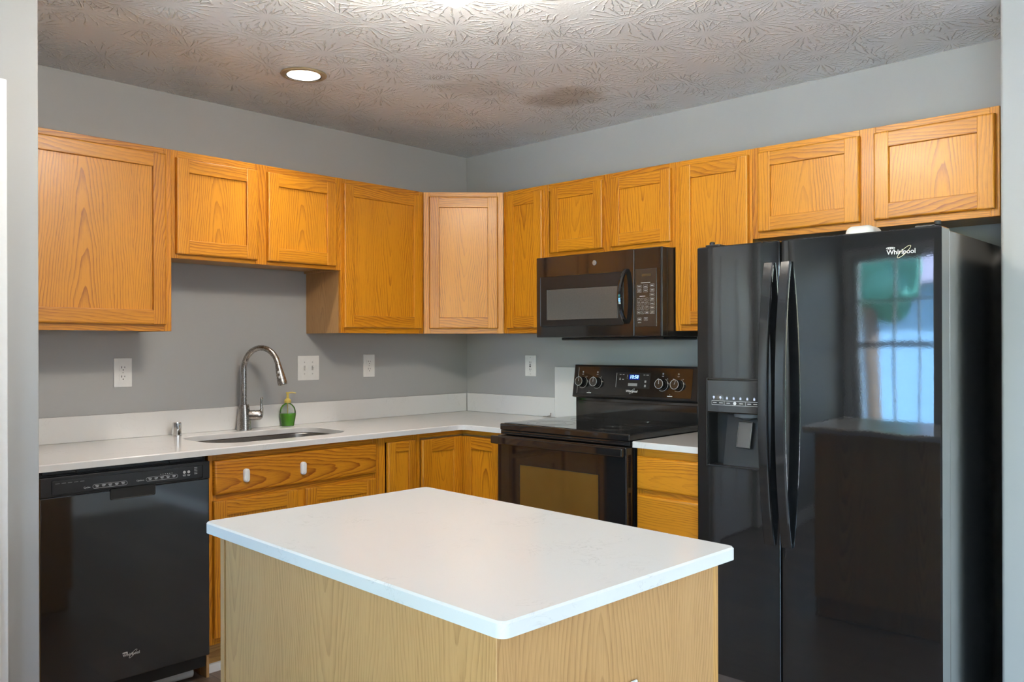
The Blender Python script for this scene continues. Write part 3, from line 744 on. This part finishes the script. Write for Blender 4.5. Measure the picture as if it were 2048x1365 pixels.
m = MB(); m.box(.02, Wd - .02, .035, .05, .05, .105); m.build('kick_plate', DARK, root)
m = MB(); m.box(-.008, -.001, -.001, .02, .001, .884, grain='z', mat=OAK_FRAME); m.box(-.095, -.0085, 0, .02, .001, .884, grain='z'); o = m.build('filler_strip', OAK_FRAME); o.location = (-2.590, -.61, 0)
tag(o, 'thin oak filler strip between the dishwasher and the left wall', 'filler strip')

# ------------------------------------------------------------------ range
root = thing('range', 'black freestanding electric range with a glass cooktop', 'stove', (-.03, -.946, 0), Q)
Wr = .752   # local x across, local y: 0 at back (wall side) is positive; front is negative
fx = -.670  # local y of body front (world x = -.70)
m = MB(); m.box(.004, Wr - .004, -.615, -.005, .02, .905, bev=.004); m.build('range_body', PLASTIC, root)
m = MB(); m.box(0, Wr, -.655, -.085, .9055, .937, bev=.006, seg=3); ck = m.build('cooktop', BLACK, root)
m = MB(); m.box(.012, Wr - .012, -.635, -.095, .9372, .9385); gl = m.build('cooktop_glass', COOK, root)
for cx, cy, r in ((.19, -.50, .115), (.55, -.50, .09), (.19, -.23, .08), (.55, -.23, .11)):
    m = MB()
    for rr in (r, r * .62): m.tube([(cx + rr * math.cos(2 * math.pi * k / 48), cy + rr * math.sin(2 * math.pi * k / 48), .9383) for k in range(48)], .0006, 5, closed=True)
    m.build('burner_ring', KTOP, gl)
m = MB(); m.box(.002, Wr - .002, -.650, -.616, .886, .9050, bev=.002); m.box(.02, Wr - .02, -.668, -.6505, .890, .8955, bev=.001); m.build('vent_trim', BLACK, root)
# oven door with window and bar handle
m = MB(); m.box(.003, Wr - .003, -.675, -.6165, .235, .884, bev=.006, seg=3); od = m.build('oven_door', BLACK, root)
m = MB(); m.box(.150, .606, -.6765, -.6752, .395, .756, bev=.0006); m.build('oven_window', OVEN, od)
m = MB(); m.tube([(.150, -.6768, .395), (.150, -.6768, .756), (.606, -.6768, .756), (.606, -.6768, .395)], .0012, 5, closed=True); m.build('window_border', DARK, od)
m = MB()
m.box(-.004, Wr + .004, -.716, -.700, .846, .884, bev=.006, seg=3)
for xx in (.012, Wr - .044): m.box(xx, xx + .032, -.701, -.6752, .850, .880, bev=.003)
m.build('oven_handle', BLACK, od)
m = MB(); m.box(.003, Wr - .003, -.672, -.6165, .05, .230, bev=.006, seg=3); m.build('storage_drawer', BLACK, root)
# backguard
m = MB(); m.box(.002, Wr - .002, -.083, -.004, .906, 1.036, bev=.004, seg=2); m.box(.02, Wr - .02, -.088, -.0835, .93, 1.02, bev=.003); m.build('riser_panel', BLACK, root)
tl = R(9)
BGM = Matrix.Translation((0, -.118, 1.040)) @ Matrix.Rotation(-tl, 4, 'X')
# backguard panel local: front at y=0, z from 0 to .170
m = MB(); m.box(0, Wr, 0, .05, 0, .170, bev=.012, seg=3, sel=lambda p: abs(p.y) < 1e-4, M=BGM); m.box(.003, Wr - .003, .051, .088, .004, .160, M=BGM); bg = m.build('control_panel', PLASTIC, root)
m = MB(); m.box(.035, Wr - .035, -.0022, -.0002, .016, .158, bev=.0012, M=BGM); m.build('panel_face', BLACK, bg)
for xl, za, zb in ((.036, .020, .154), (.281, .058, .130)):
    m = MB(); m.tube([(xl, -.0026, za), (xl, -.0026, zb)], .0008, 5, M=BGM); m.build('panel_edge_line', BUMPER, bg)
m = MB()
KX = (.066, .160, .554, .640)
for k, cx in enumerate(KX):
    kz = .078; m = MB()
    m.tube([(cx + .031 * math.cos(a), -.0026, kz + .031 * math.sin(a)) for a in [R(-118 + 178 * q / 26) for q in range(27)]], .0007, 5, M=BGM)
    m.text('OFF', .0065, cx, kz + .040, -.0024, M=BGM); m.box(cx - .0035, cx + .0035, -.0026, -.0022, kz + .049, kz + .056, M=BGM)
    m.box(cx - .0022, cx + .0022, -.0032, -.0020, kz + .0505, kz + .0545, mat=DARK, M=BGM)
    m.text('HI', .0055, cx + .026, kz + .028, -.0024, M=BGM); m.text('LO', .0055, cx - .026, kz + .028, -.0024, M=BGM)
    m.build('burner_marking', BUMPER, bg)
for cx in (.115, .600): m = MB(); m.box(cx - .014, cx + .014, -.0026, -.0022, .022, .025, M=BGM); m.lathe([(.0014, 0), (.0014, .0004)], 8, M=BGM @ axisM(Vector((cx, -.0022, .031)), (0, -1, 0))); m.build('indicator_lettering', BUMPER, bg)
m = MB()
for grp in (((.305, .122, .010), (.323, .122, .010), (.304, .103, .008), (.304, .097, .008), (.322, .098, .010)), ((.347, .119, .004), (.347, .112, .004), (.347, .105, .004)), ((.447, .122, .010), (.466, .122, .014))):
    m = MB()
    for xx, zz, w in grp: m.box(xx - w / 2, xx + w / 2, -.0036, -.0031, zz - .0014, zz + .0014, M=BGM)
    m.build('control_lettering', BUMPER, bg)
brand_p = MB(); brand_p.text('Whirlpool', .0165, .378, .040, -.0024, bold=.0003, shear=.2, M=BGM)
brand_p.tube([tuple((.381 + .020 * math.cos(a) * .72 - .004 * math.sin(a) * .68, -.0026, .040 + .020 * math.cos(a) * .68 + .004 * math.sin(a) * .72)) for a in [2 * math.pi * k / 30 for k in range(30)]], .0006, 5, closed=True, M=BGM)
brand_p.build('brand_lettering', BUMPER, bg)
m = MB(); m.box(.287, .482, -.0030, -.0022, .054, .133, bev=.0004, M=BGM); dp = m.build('display_panel', DARK, bg)
m = MB(); m.box(.357, .418, -.0032, -.0030, .098, .123, M=BGM); m.build('display_glow', emit('display_blue', (.008, .035, .40, 1), .45), dp)
m = MB(); m.text('10:58', .0235, .3865, .1105, -.0035, bold=.0006, shear=.15, M=BGM); m.build('clock_digits', BLUEW, dp)
for a, b_, c, d_ in ((.355, .409, .066, .080), (.4505, .4605, .084, .095), (.4505, .4605, .063, .074)):
    m = MB(); m.box(a, b_, -.0036, -.0030, c, d_, bev=.0003, M=BGM); m.build('touch_key', GREYPAD, dp)
for k, cx in enumerate(KX):
    KM = BGM @ axisM(Vector((cx, -.0024, .078)), (0, -1, 0))
    m = MB(); m.lathe([(.0255, 0), (.0250, .004), (.0235, .022), (.0232, .030), (.0215, .0325), (.0205, .0325)], 36, M=KM); kn = m.build('knob', BLACK, bg)
    m = MB(); m.lathe([(.0205, .0322), (.0205, .0330), (.001, .0332)], 36, M=KM, cap0=False); m.build('knob_face', KTOP, kn)
    m = MB(); m.tube([(KM @ Vector((.0222 * math.cos(2 * math.pi * q / 40), .0222 * math.sin(2 * math.pi * q / 40), .0322))) for q in range(40)], .0010, 6, closed=True)
    a = R(18 if k == 3 else 0)
    m.tube([KM @ Vector((0, 0, .0336)) , KM @ Vector((0, 0, .0336)) + (BGM.to_3x3() @ Vector((math.sin(a), 0, math.cos(a)))) * .019], .0008, 6)
    m.build('knob_ring', BUMPER, kn)

# ------------------------------------------------------------------ microwave
root = thing('microwave', 'black over-the-range microwave below the short oak cabinet', 'microwave', (-.305, -.9285, 1.346), Q)
Wm, Hm = .749, .399
m = MB(); m.box(.002, Wm - .002, -.058, .300, .001, Hm - .001, bev=.002); m.box(.10, .70, -.02, .27, -.014, .0005, bev=.004); m.build('microwave_case', PLASTIC, root)
m = MB(); m.box(0, .593, -.0955, -.0585, .0, Hm, bev=.004, seg=2); dm = m.build('door', BLACK, root)
m = MB(); m.box(.028, .535, -.0975, -.0957, .055, .300, bev=.004, seg=2); fr_ = m.build('door_frame', PLASTIC, dm)
m = MB(); m.box(.074, .503, -.0990, -.0977, .086, .236, bev=.004, seg=2); m.build('door_window', MWGLASS, fr_)
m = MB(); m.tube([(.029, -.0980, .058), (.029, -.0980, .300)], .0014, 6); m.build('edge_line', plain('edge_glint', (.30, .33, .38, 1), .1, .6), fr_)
m = MB(); m.lathe([(.0115, 0), (.0118, .002), (.0095, .0028), (.001, .003)], 28, M=axisM(Vector((.368, -.0957, .351)), (0, -1, 0))); lg = m.build('logo_disc', plain('silver_badge', (.62, .62, .62, 1), .25, .8), dm)
m = MB(); m.text('GE', .0115, .368, .351, -.0990, shear=.3); m.tube([(.368 + .0092 * math.cos(2 * math.pi * k / 28), -.0988, .351 + .0092 * math.sin(2 * math.pi * k / 28)) for k in range(28)], .0005, 5, closed=True); m.build('logo_lettering', FAINT, lg)
pts = [(.553 - .010 * math.sin(math.pi * k / 16), -.098 - .042 * math.sin(math.pi * k / 16) ** .6, .060 + .250 * k / 16) for k in range(17)]
m = MB()
vs, fs = [], []
for i, p in enumerate(pts):
    for (du, dv_) in ((-.011, .004), (-.009, -.005), (0, -.008), (.009, -.005), (.011, .004)): vs.append((p[0] + du, p[1] + dv_, p[2]))
n5 = 5
for i in range(16):
    for k in range(5): fs.append([i * n5 + k, i * n5 + (k + 1) % 5, (i + 1) * n5 + (k + 1) % 5, (i + 1) * n5 + k])
fs.append([0, 1, 2, 3, 4]); fs.append([80 + k for k in range(5)][::-1]); m.add(vs, fs)
m.build('door_handle', BLACK, dm)
m = MB(); m.box(.5945, .7455, -.0955, -.0585, 0, Hm, bev=.004, seg=2); pm = m.build('control_panel', BLACK, root)
m = MB(); m.box(.732, .7465, -.0975, -.0585, .0005, Hm - .0005, bev=.0045, seg=3); m.build('panel_edge', PLASTIC, pm)
m = MB(); m.box(.603, .715, -.0965, -.0957, .045, .305, bev=.002); fc = m.build('panel_face', KTOP, pm)
m = MB(); m.text('888888', .016, .661, .276, -.0967); m.build('display', plain('dim_display', (.10, .06, .015, 1), .4), fc)
m = MB(); yk = -.0968
def key(x, z, w, h, txt=None, sz=.0075):
    m.tube([(x - w / 2, yk, z - h / 2), (x + w / 2, yk, z - h / 2), (x + w / 2, yk, z + h / 2), (x - w / 2, yk, z + h / 2)], .00045, 4, closed=True)
    if txt: m.text(txt, sz, x, z, yk)
    else: m.box(x - w * .32, x + w * .32, yk - .0003, yk, z - .0013, z + .0013)
m.box(.632, .682, yk - .0003, yk, .2405, .243)
for x_, z_ in ((.623, .225), (.657, .226), (.692, .228), (.623, .206), (.657, .207), (.692, .208)): key(x_, z_, .022, .013)
m.box(.625, .655, yk - .0003, yk, .1805, .183)
for i in range(10):
    r_, c_ = divmod(i, 3)
    x_, z_ = (.620 + c_ * .022, .166 - r_ * .019) if i < 9 else (.642, .109)
    key(x_, z_, .015, .013, str((i + 1) % 10))
for k in range(5): key(.692, .187 - k * .0195, .024, .013)
key(.620, .109, .016, .012); key(.664, .109, .016, .012); key(.624, .078, .019, .013); key(.658, .079, .019, .013); m.box(.615, .633, yk - .0003, yk, .062, .0645)
m.build('key_lettering', BUMPER, fc)
m = MB(); m.tube([(.5935, -.0962, .005), (.5935, -.0962, Hm - .005)], .0008, 5); m.build('seam_line', FAINT, pm)

# ------------------------------------------------------------------ refrigerator
root = thing('refrigerator', 'tall black side-by-side refrigerator with a water and ice dispenser', 'refrigerator', (-.05, -2.098, 0), Q)
Wf = .850; yb = -.690; yf = -.770; ZB, ZT = .112, 1.668   # local y: doors front / back
m = MB(); m.box(.0035, .8440, yb, -.01, .03, 1.660, bev=.001, seg=1)
m.build('fridge_case', FSIDE, root)
m = MB(); m.box(.006, Wf - .006, yb + .012, yb + .04, .012, .105, bev=.003)
for k in range(9): m.box(.05 + k * .088, .12 + k * .088, yb + .006, yb + .0115, .045, .085, bev=.002)
m.build('base_grille', PLASTIC, root)
def fdoor(x0, x1, rec=None):
    """Door with a softly crowned face; rec is the dispenser recess (x0, x1, z0, z1)."""
    m = MB()
    if rec is None:
        bm = bmesh.new(); N = 40
        vs, fs = [], []
        for i in range(N + 1):
            f = i / N; x = x0 + (x1 - x0) * f; e = (2 * f - 1)
            yy = yf - .0025 * (1 - e ** 4) + .0015 * max(0, abs(e) - .985) / .015
            vs.append((x, yy))
        poly = vs + [(x1, yb - .004), (x0, yb - .004)]
        m.prism(poly, ZB, ZT, bev=.004)
    else:
        a, b_, c, d_ = rec
        N = 40
        def prof(xa, xb):
            out = []
            for i in range(N + 1):
                x = xa + (xb - xa) * i / N; e = 2 * (x - x0) / (x1 - x0) - 1
                out.append((x, yf - .0025 * (1 - e ** 4) + .0015 * max(0, abs(e) - .985) / .015))
            return out + [(xb, yb - .004), (xa, yb - .004)]
        m.prism(prof(x0, a), ZB, ZT - .0001, bev=.004); m.prism(prof(b_, x1), ZB, ZT - .0001, bev=.004)
        m.prism(prof(a, b_), ZB, c); m.prism(prof(a, b_), d_, ZT, bev=.004)
        m.box(a, b_, yb - .012, yb - .004, c, d_)
    d_ = m.build('door', FRIDGE, root, ang=25); g = MB(); g.box(x0 + .001, x1 - .0012, yb - .0038, yb - .0006, ZB + .004, ZT - .012); g.build('gasket', DARK, d_, smooth=False); d_.data.materials.append(FSIDE)
    for p in d_.data.polygons:
        if abs(p.normal.x) > .95: p.material_index = 1
    return d_
fl = fdoor(.003, .3265, (.048, .262, .866, 1.062)); fr_ = fdoor(.3335, .8445)
def fhandle(parent, xc):
    vs, fs = [], []; K = 28; w = .0185; z0, z1 = .615, 1.592
    for i in range(K + 1):
        f = i / K; z = z0 + (z1 - z0) * f; b_ = math.sin(math.pi * f) ** .75
        y = yf - .0075 - .050 * b_
        for dx, dy in ((-w, .002), (-w + .004, -.004), (w - .004, -.004), (w, .002), (w, .0085), (-w, .0085)): vs.append((xc + dx, y + dy - .004, z))
    for i in range(K):
        for k in range(6): fs.append([i * 6 + k, i * 6 + (k + 1) % 6, (i + 1) * 6 + (k + 1) % 6, (i + 1) * 6 + k])
    fs.append(list(range(6))); fs.append([K * 6 + k for k in range(6)][::-1])
    m = MB(); m.add(vs, fs); m.build('handle', BLACK, parent)
fhandle(fl, .2915); fhandle(fr_, .3535)
brand(fr_, .728, 1.597, yf - .0030, .088)
# dispenser
m = MB(); m.box(.046, .264, yf - .0085, yf + .01, 1.062, 1.182, bev=.005, seg=3); dp = m.build('dispenser_panel', BLACK, fl)
m = MB()
for a, b_ in (((.046, .8655), (.046, 1.186)), ((.046, 1.186), (.264, 1.186)), ((.264, 1.186), (.264, .8655))): m.tube([(a[0], yf - .0066, a[1]), (b_[0], yf - .0066, b_[1])], .0022, 6)
m.build('dispenser_outline', DARK, fl)
m = MB()
for k in range(7):
    x_ = .076 + k * .0265; z_ = 1.1165
    if k in (0, 1): m.lathe([(.0042, 0), (.0042, .0004)], 12, M=axisM(Vector((x_, yf - .0088, z_ + .002)), (0, -1, 0))); m.box(x_ - .001, x_ + .001, yf - .0092, yf - .0088, z_ - .006, z_)
    else: m.box(x_ - .0034, x_ + .0034, yf - .0092, yf - .0088, z_ - .0045, z_ + .003); m.tube([(x_ - .002, yf - .009, z_ + .003), (x_, yf - .009, z_ + .006), (x_ + .002, yf - .009, z_ + .003)], .0005, 4)
m.build('status_icons', ICON, dp)
m = MB(); m.tube([(.068, yf - .0090, 1.091), (.250, yf - .0090, 1.091), (.250, yf - .0090, 1.106), (.068, yf - .0090, 1.106)], .0006, 4, closed=True)
for xx in (.118, .202): m.tube([(xx, yf - .0090, 1.092), (xx, yf - .0090, 1.105)], .0005, 4)
for xx in (.080, .105, .134, .185, .216, .239): m.box(xx - .007, xx + .007, yf - .0093, yf - .0089, 1.0975, 1.0995)
m.lathe([(.006, 0), (.006, .0012)], 16, M=axisM(Vector((.160, yf - .0088, 1.0985)), (0, -1, 0)))
m.build('dispenser_lettering', BUMPER, dp)
m = MB(); m.box(.0485, .0495, yf + .002, yb - .013, .8665, 1.0615); m.box(.2605, .2615, yf + .002, yb - .013, .8665, 1.0615); m.box(.0496, .2604, yb - .0145, yb - .0125, .8665, 1.0615); m.box(.0496, .2604, yf + .002, yb - .015, 1.0605, 1.0615); m.build('recess_liner', DARK, fl, smooth=False)
# sloped chute and paddle inside the recess
m = MB(); m.prism([(-.758, .872), (-.708, .872), (-.708, 1.055), (-.7235, 1.055)], .102, .258, M=Matrix(((0, 0, 1, 0), (1, 0, 0, 0), (0, 1, 0, 0), (0, 0, 0, 1)))); ch = m.build('dispenser_chute', PLASTIC, fl)
m = MB(); PM = Matrix.Translation((.183, -.748, .985)) @ Matrix.Rotation(R(-13), 4, 'X')
m.box(-.026, .026, -.004, .002, -.047, .047, bev=.003, M=PM); pd = m.build('paddle', PADDLE, ch)
m = MB(); m.tube([tuple(PM @ Vector(p)) for p in ((-.026, -.005, -.047), (.026, -.005, -.047), (.026, -.005, .047), (-.026, -.005, .047))], .0016, 6, closed=True); m.build('paddle_rim', CHROME, pd)
m = MB(); m.lathe([(.050, 0), (.046, -.012), (.02, -.02), (.001, -.021)], 24, M=Matrix.Translation((.185, -.742, 1.0605)) @ Matrix.Scale(.55, 4, (0, 1, 0))); m.build('water_nozzle', plain('smoked_plastic', (.10, .11, .12, 1), .15), fl)
m = MB(); m.box(.050, .260, yf - .010, yf + .045, .8665, .873, bev=.002); m.build('drip_tray', PLASTIC, fl)
for xx in (.055, .79):
    m = MB(); m.box(xx - .03, xx + .03, yf + .02, yb + .05, ZT + .0005, ZT + .010, bev=.004); m.lathe([(.010, ZT + .0105), (.010, ZT + .020), (.007, ZT + .022), (.001, ZT + .022)], 16, M=Matrix.Translation((xx + (-.015 if xx < .4 else .03), yf + .045, 0))); m.build('top_hinge', PLASTIC, root)
m = MB(); m.box(-.055, .055, -.05, .05, 0, .062, bev=.026, seg=6); m.box(-.050, .050, -.045, .045, .004, .0052)
o = m.build('plastic_tub', WHITEP); o.location = (-.56, -2.612, 1.6608); tag(o, 'white rounded plastic container on top of the refrigerator', 'container')

# ------------------------------------------------------------------ island
IC = [(-2.646, -1.912), (-2.689, -2.9025), (-2.038, -2.921), (-1.990, -1.926)]
th = R(-2.1)
root = thing('kitchen_island', 'free-standing kitchen island cabinet in pale oak veneer', 'island', (-2.34, -2.42, 0))
def ip(a, b_):
    """a: 0 west .. 1 east, b: 0 north .. 1 south, on the worktop outline."""
    n = Vector(IC[0]).lerp(Vector(IC[3]), a); s = Vector(IC[1]).lerp(Vector(IC[2]), a); p = n.lerp(s, b_); return (p.x + 2.34, p.y + 2.42)
def face_slab(m, p, q, z0, z1, tk, mat=None, rn=None, voff=0.0):
    """Upright board from p to q (seen from outside, left to right), thickness tk going inwards."""
    p, q = Vector(p), Vector(q); d_ = (q - p); L = d_.length; ang = math.atan2(d_.y, d_.x)
    m.box(0, L, 0, tk, z0, z1, grain='z', mat=mat, rn=rn, voff=voff, bev=.001, seg=1, M=Matrix.Translation((p.x, p.y, 0)) @ Matrix.Rotation(ang, 4, 'Z'))
aw, ae, bn, bs = .022, .965, .058, .972
m = MB()
face_slab(m, ip(aw, bn + .02), ip(aw, bs), .001, BT - .0005, .012, rn=(.14, .2), voff=.02)
face_slab(m, ip(aw + .002, bs), ip(ae - .03, bs), .001, BT - .0005, .012, rn=(.88, .3), voff=.06)
face_slab(m, ip(ae - .03, bn + .02), ip(aw + .03, bn + .02), .001, BT - .0005, .012)
m.prism([ip(aw + .03, bn + .035), ip(aw + .03, bs - .02), ip(ae - .04, bs - .02), ip(ae - .04, bn + .035)], .002, BT - .0005, grain='z')
m.build('cabinet_body', OAK_PALE, root)
m = MB(); face_slab(m, ip(aw - .004, bn), ip(aw - .004, bn + .019), .001, BT - .0005, .02, voff=.1); m.build('corner_strip', OAK_PALE, root)
m = MB(); face_slab(m, ip(ae, bs - .001), ip(ae, bn + .02), .10, BT - .0005, .019, voff=.1); m.build('face_frame', OAK_FRAME, root)
m = MB(); m.prism(rounded(IC, .016, 5)[::-1], BT, CT, bev=.0035)
tag(m.build('island_countertop', QUARTZ), 'white quartz slab top of the kitchen island', 'countertop')
pc = Vector(ip(.545, bs)); pc = (pc.x - 2.34, pc.y - 2.42)
root = thing('island_outlet', 'white outlet plate low on the near end of the island', 'outlet', (pc[0] - .044, pc[1] - .0010, .661), R(-1.6)); m = MB(); plate(m, .08, .125); m.build('cover_plate', WHITEP, root); recept(root, .020); recept(root, -.020)

# ------------------------------------------------------------------ ceiling lamps
root = thing('ceiling_light', 'square white glass flush-mount ceiling light over the island', 'ceiling light', (-2.064, -2.118, CH))
m = MB(); m.box(-.14, .14, -.14, .14, -.03, -.0045, bev=.006); m.box(-.01, .01, -.01, .01, -.165, -.03); m.build('base_pan', WHITEP, root)
N = 16; vs, fs = [], []
for j in range(N + 1):
    for i in range(N + 1):
        a, b_ = 2 * i / N - 1, 2 * j / N - 1; e = max(abs(a), abs(b_))
        z = -.175 + .012 * (max(abs(a), abs(b_)) ** 6) + .0
        vs.append((a * .176, b_ * .176, z))
for j in range(N):
    for i in range(N): fs.append([j * (N + 1) + i, (j + 1) * (N + 1) + i, (j + 1) * (N + 1) + i + 1, j * (N + 1) + i + 1])
n0 = len(vs)
def rim(i):
    k = N; s_ = i // k; q = i % k
    return ((q, 0), (k, q), (k - q, k), (0, k - q))[s_]
rm = [rim(i) for i in range(4 * N)]
for (i, j) in rm: p = vs[j * (N + 1) + i]; vs.append((p[0] * .955, p[1] * .955, -.085))
for k in range(4 * N):
    a = rm[k][1] * (N + 1) + rm[k][0]; b_ = rm[(k + 1) % (4 * N)]; b_ = b_[1] * (N + 1) + b_[0]
    fs.append([a, b_, n0 + (k + 1) % (4 * N), n0 + k])
nb = N * N
m = MB(); m.add(vs, fs[:nb], LAMPB); m.add(vs, fs[nb:], LAMP); sh = m.build('glass_shade', LAMP, root)
for sx, sy in ((-1, -1), (-1, 1), (1, -1), (1, 1)):
    m = MB(); m.lathe([(.012, -.02), (.02, 0), (.031, .03), (.031, .05), (.022, .07), (.001, .078)], 20, M=Matrix.Translation((sx * .075, sy * .075, -.150))); m.build('bulb', LAMPT, sh)
m = MB(); m.lathe([(.008, -.191), (.011, -.187), (.008, -.181), (.006, -.1755)], 16); m.build('finial', CHROME, root)

root = thing('recessed_light', 'round recessed ceiling light with a beige trim ring', 'ceiling light', (-1.582, -.672, CH))
m = MB(); m.lathe([(.074, -.0008), (.094, -.0008), (.096, -.004), (.092, -.008), (.076, -.010), (.0735, -.006)], 48, cap0=False, cap1=False); m.build('trim_ring', BRASS, root)
m = MB(); m.lathe([(.0730, -.0085), (.0690, -.0070), (.0690, -.0012), (.0735, -.0012)], 48, cap0=False, cap1=False); m.build('inner_lip', DARK, root)
m = MB(); m.lathe([(.0725, -.003)] + [(.0725 - .0016 * (k % 2) - .0006 * k, -.003 + .0085 * k) for k in range(1, 13)] + [(.055, .1005), (.001, .1005)], 48, cap0=False, cap1=False); m.build('white_baffle', TRIM, root)
m = MB(); m.lathe([(.001, .068), (.030, .070), (.046, .078), (.048, .086), (.030, .0995)], 32, cap0=False); m.build('bulb', CAN, root)

root = thing('fill_light', 'round opal globe fill light added behind the camera', 'ceiling light', (-2.0, -5.55, CH))  # unseen globe lamp, added to fill the kitchen from behind the camera
m = MB(); m.lathe([(.06, -.0008), (.06, -.014), (.012, -.02), (.006, -.024), (.006, -.69), (.014, -.692)], 24); m.build('canopy', CHROME, root)
m = MB(); m.lathe([(.02, -.6925)] + [(.21 * math.sin(a), -.902 + .21 * math.cos(a)) for a in [math.pi * k / 16 for k in range(1, 16)]] + [(.001, -1.112)], 32); m.build('globe', FILL_GLOBE, root)
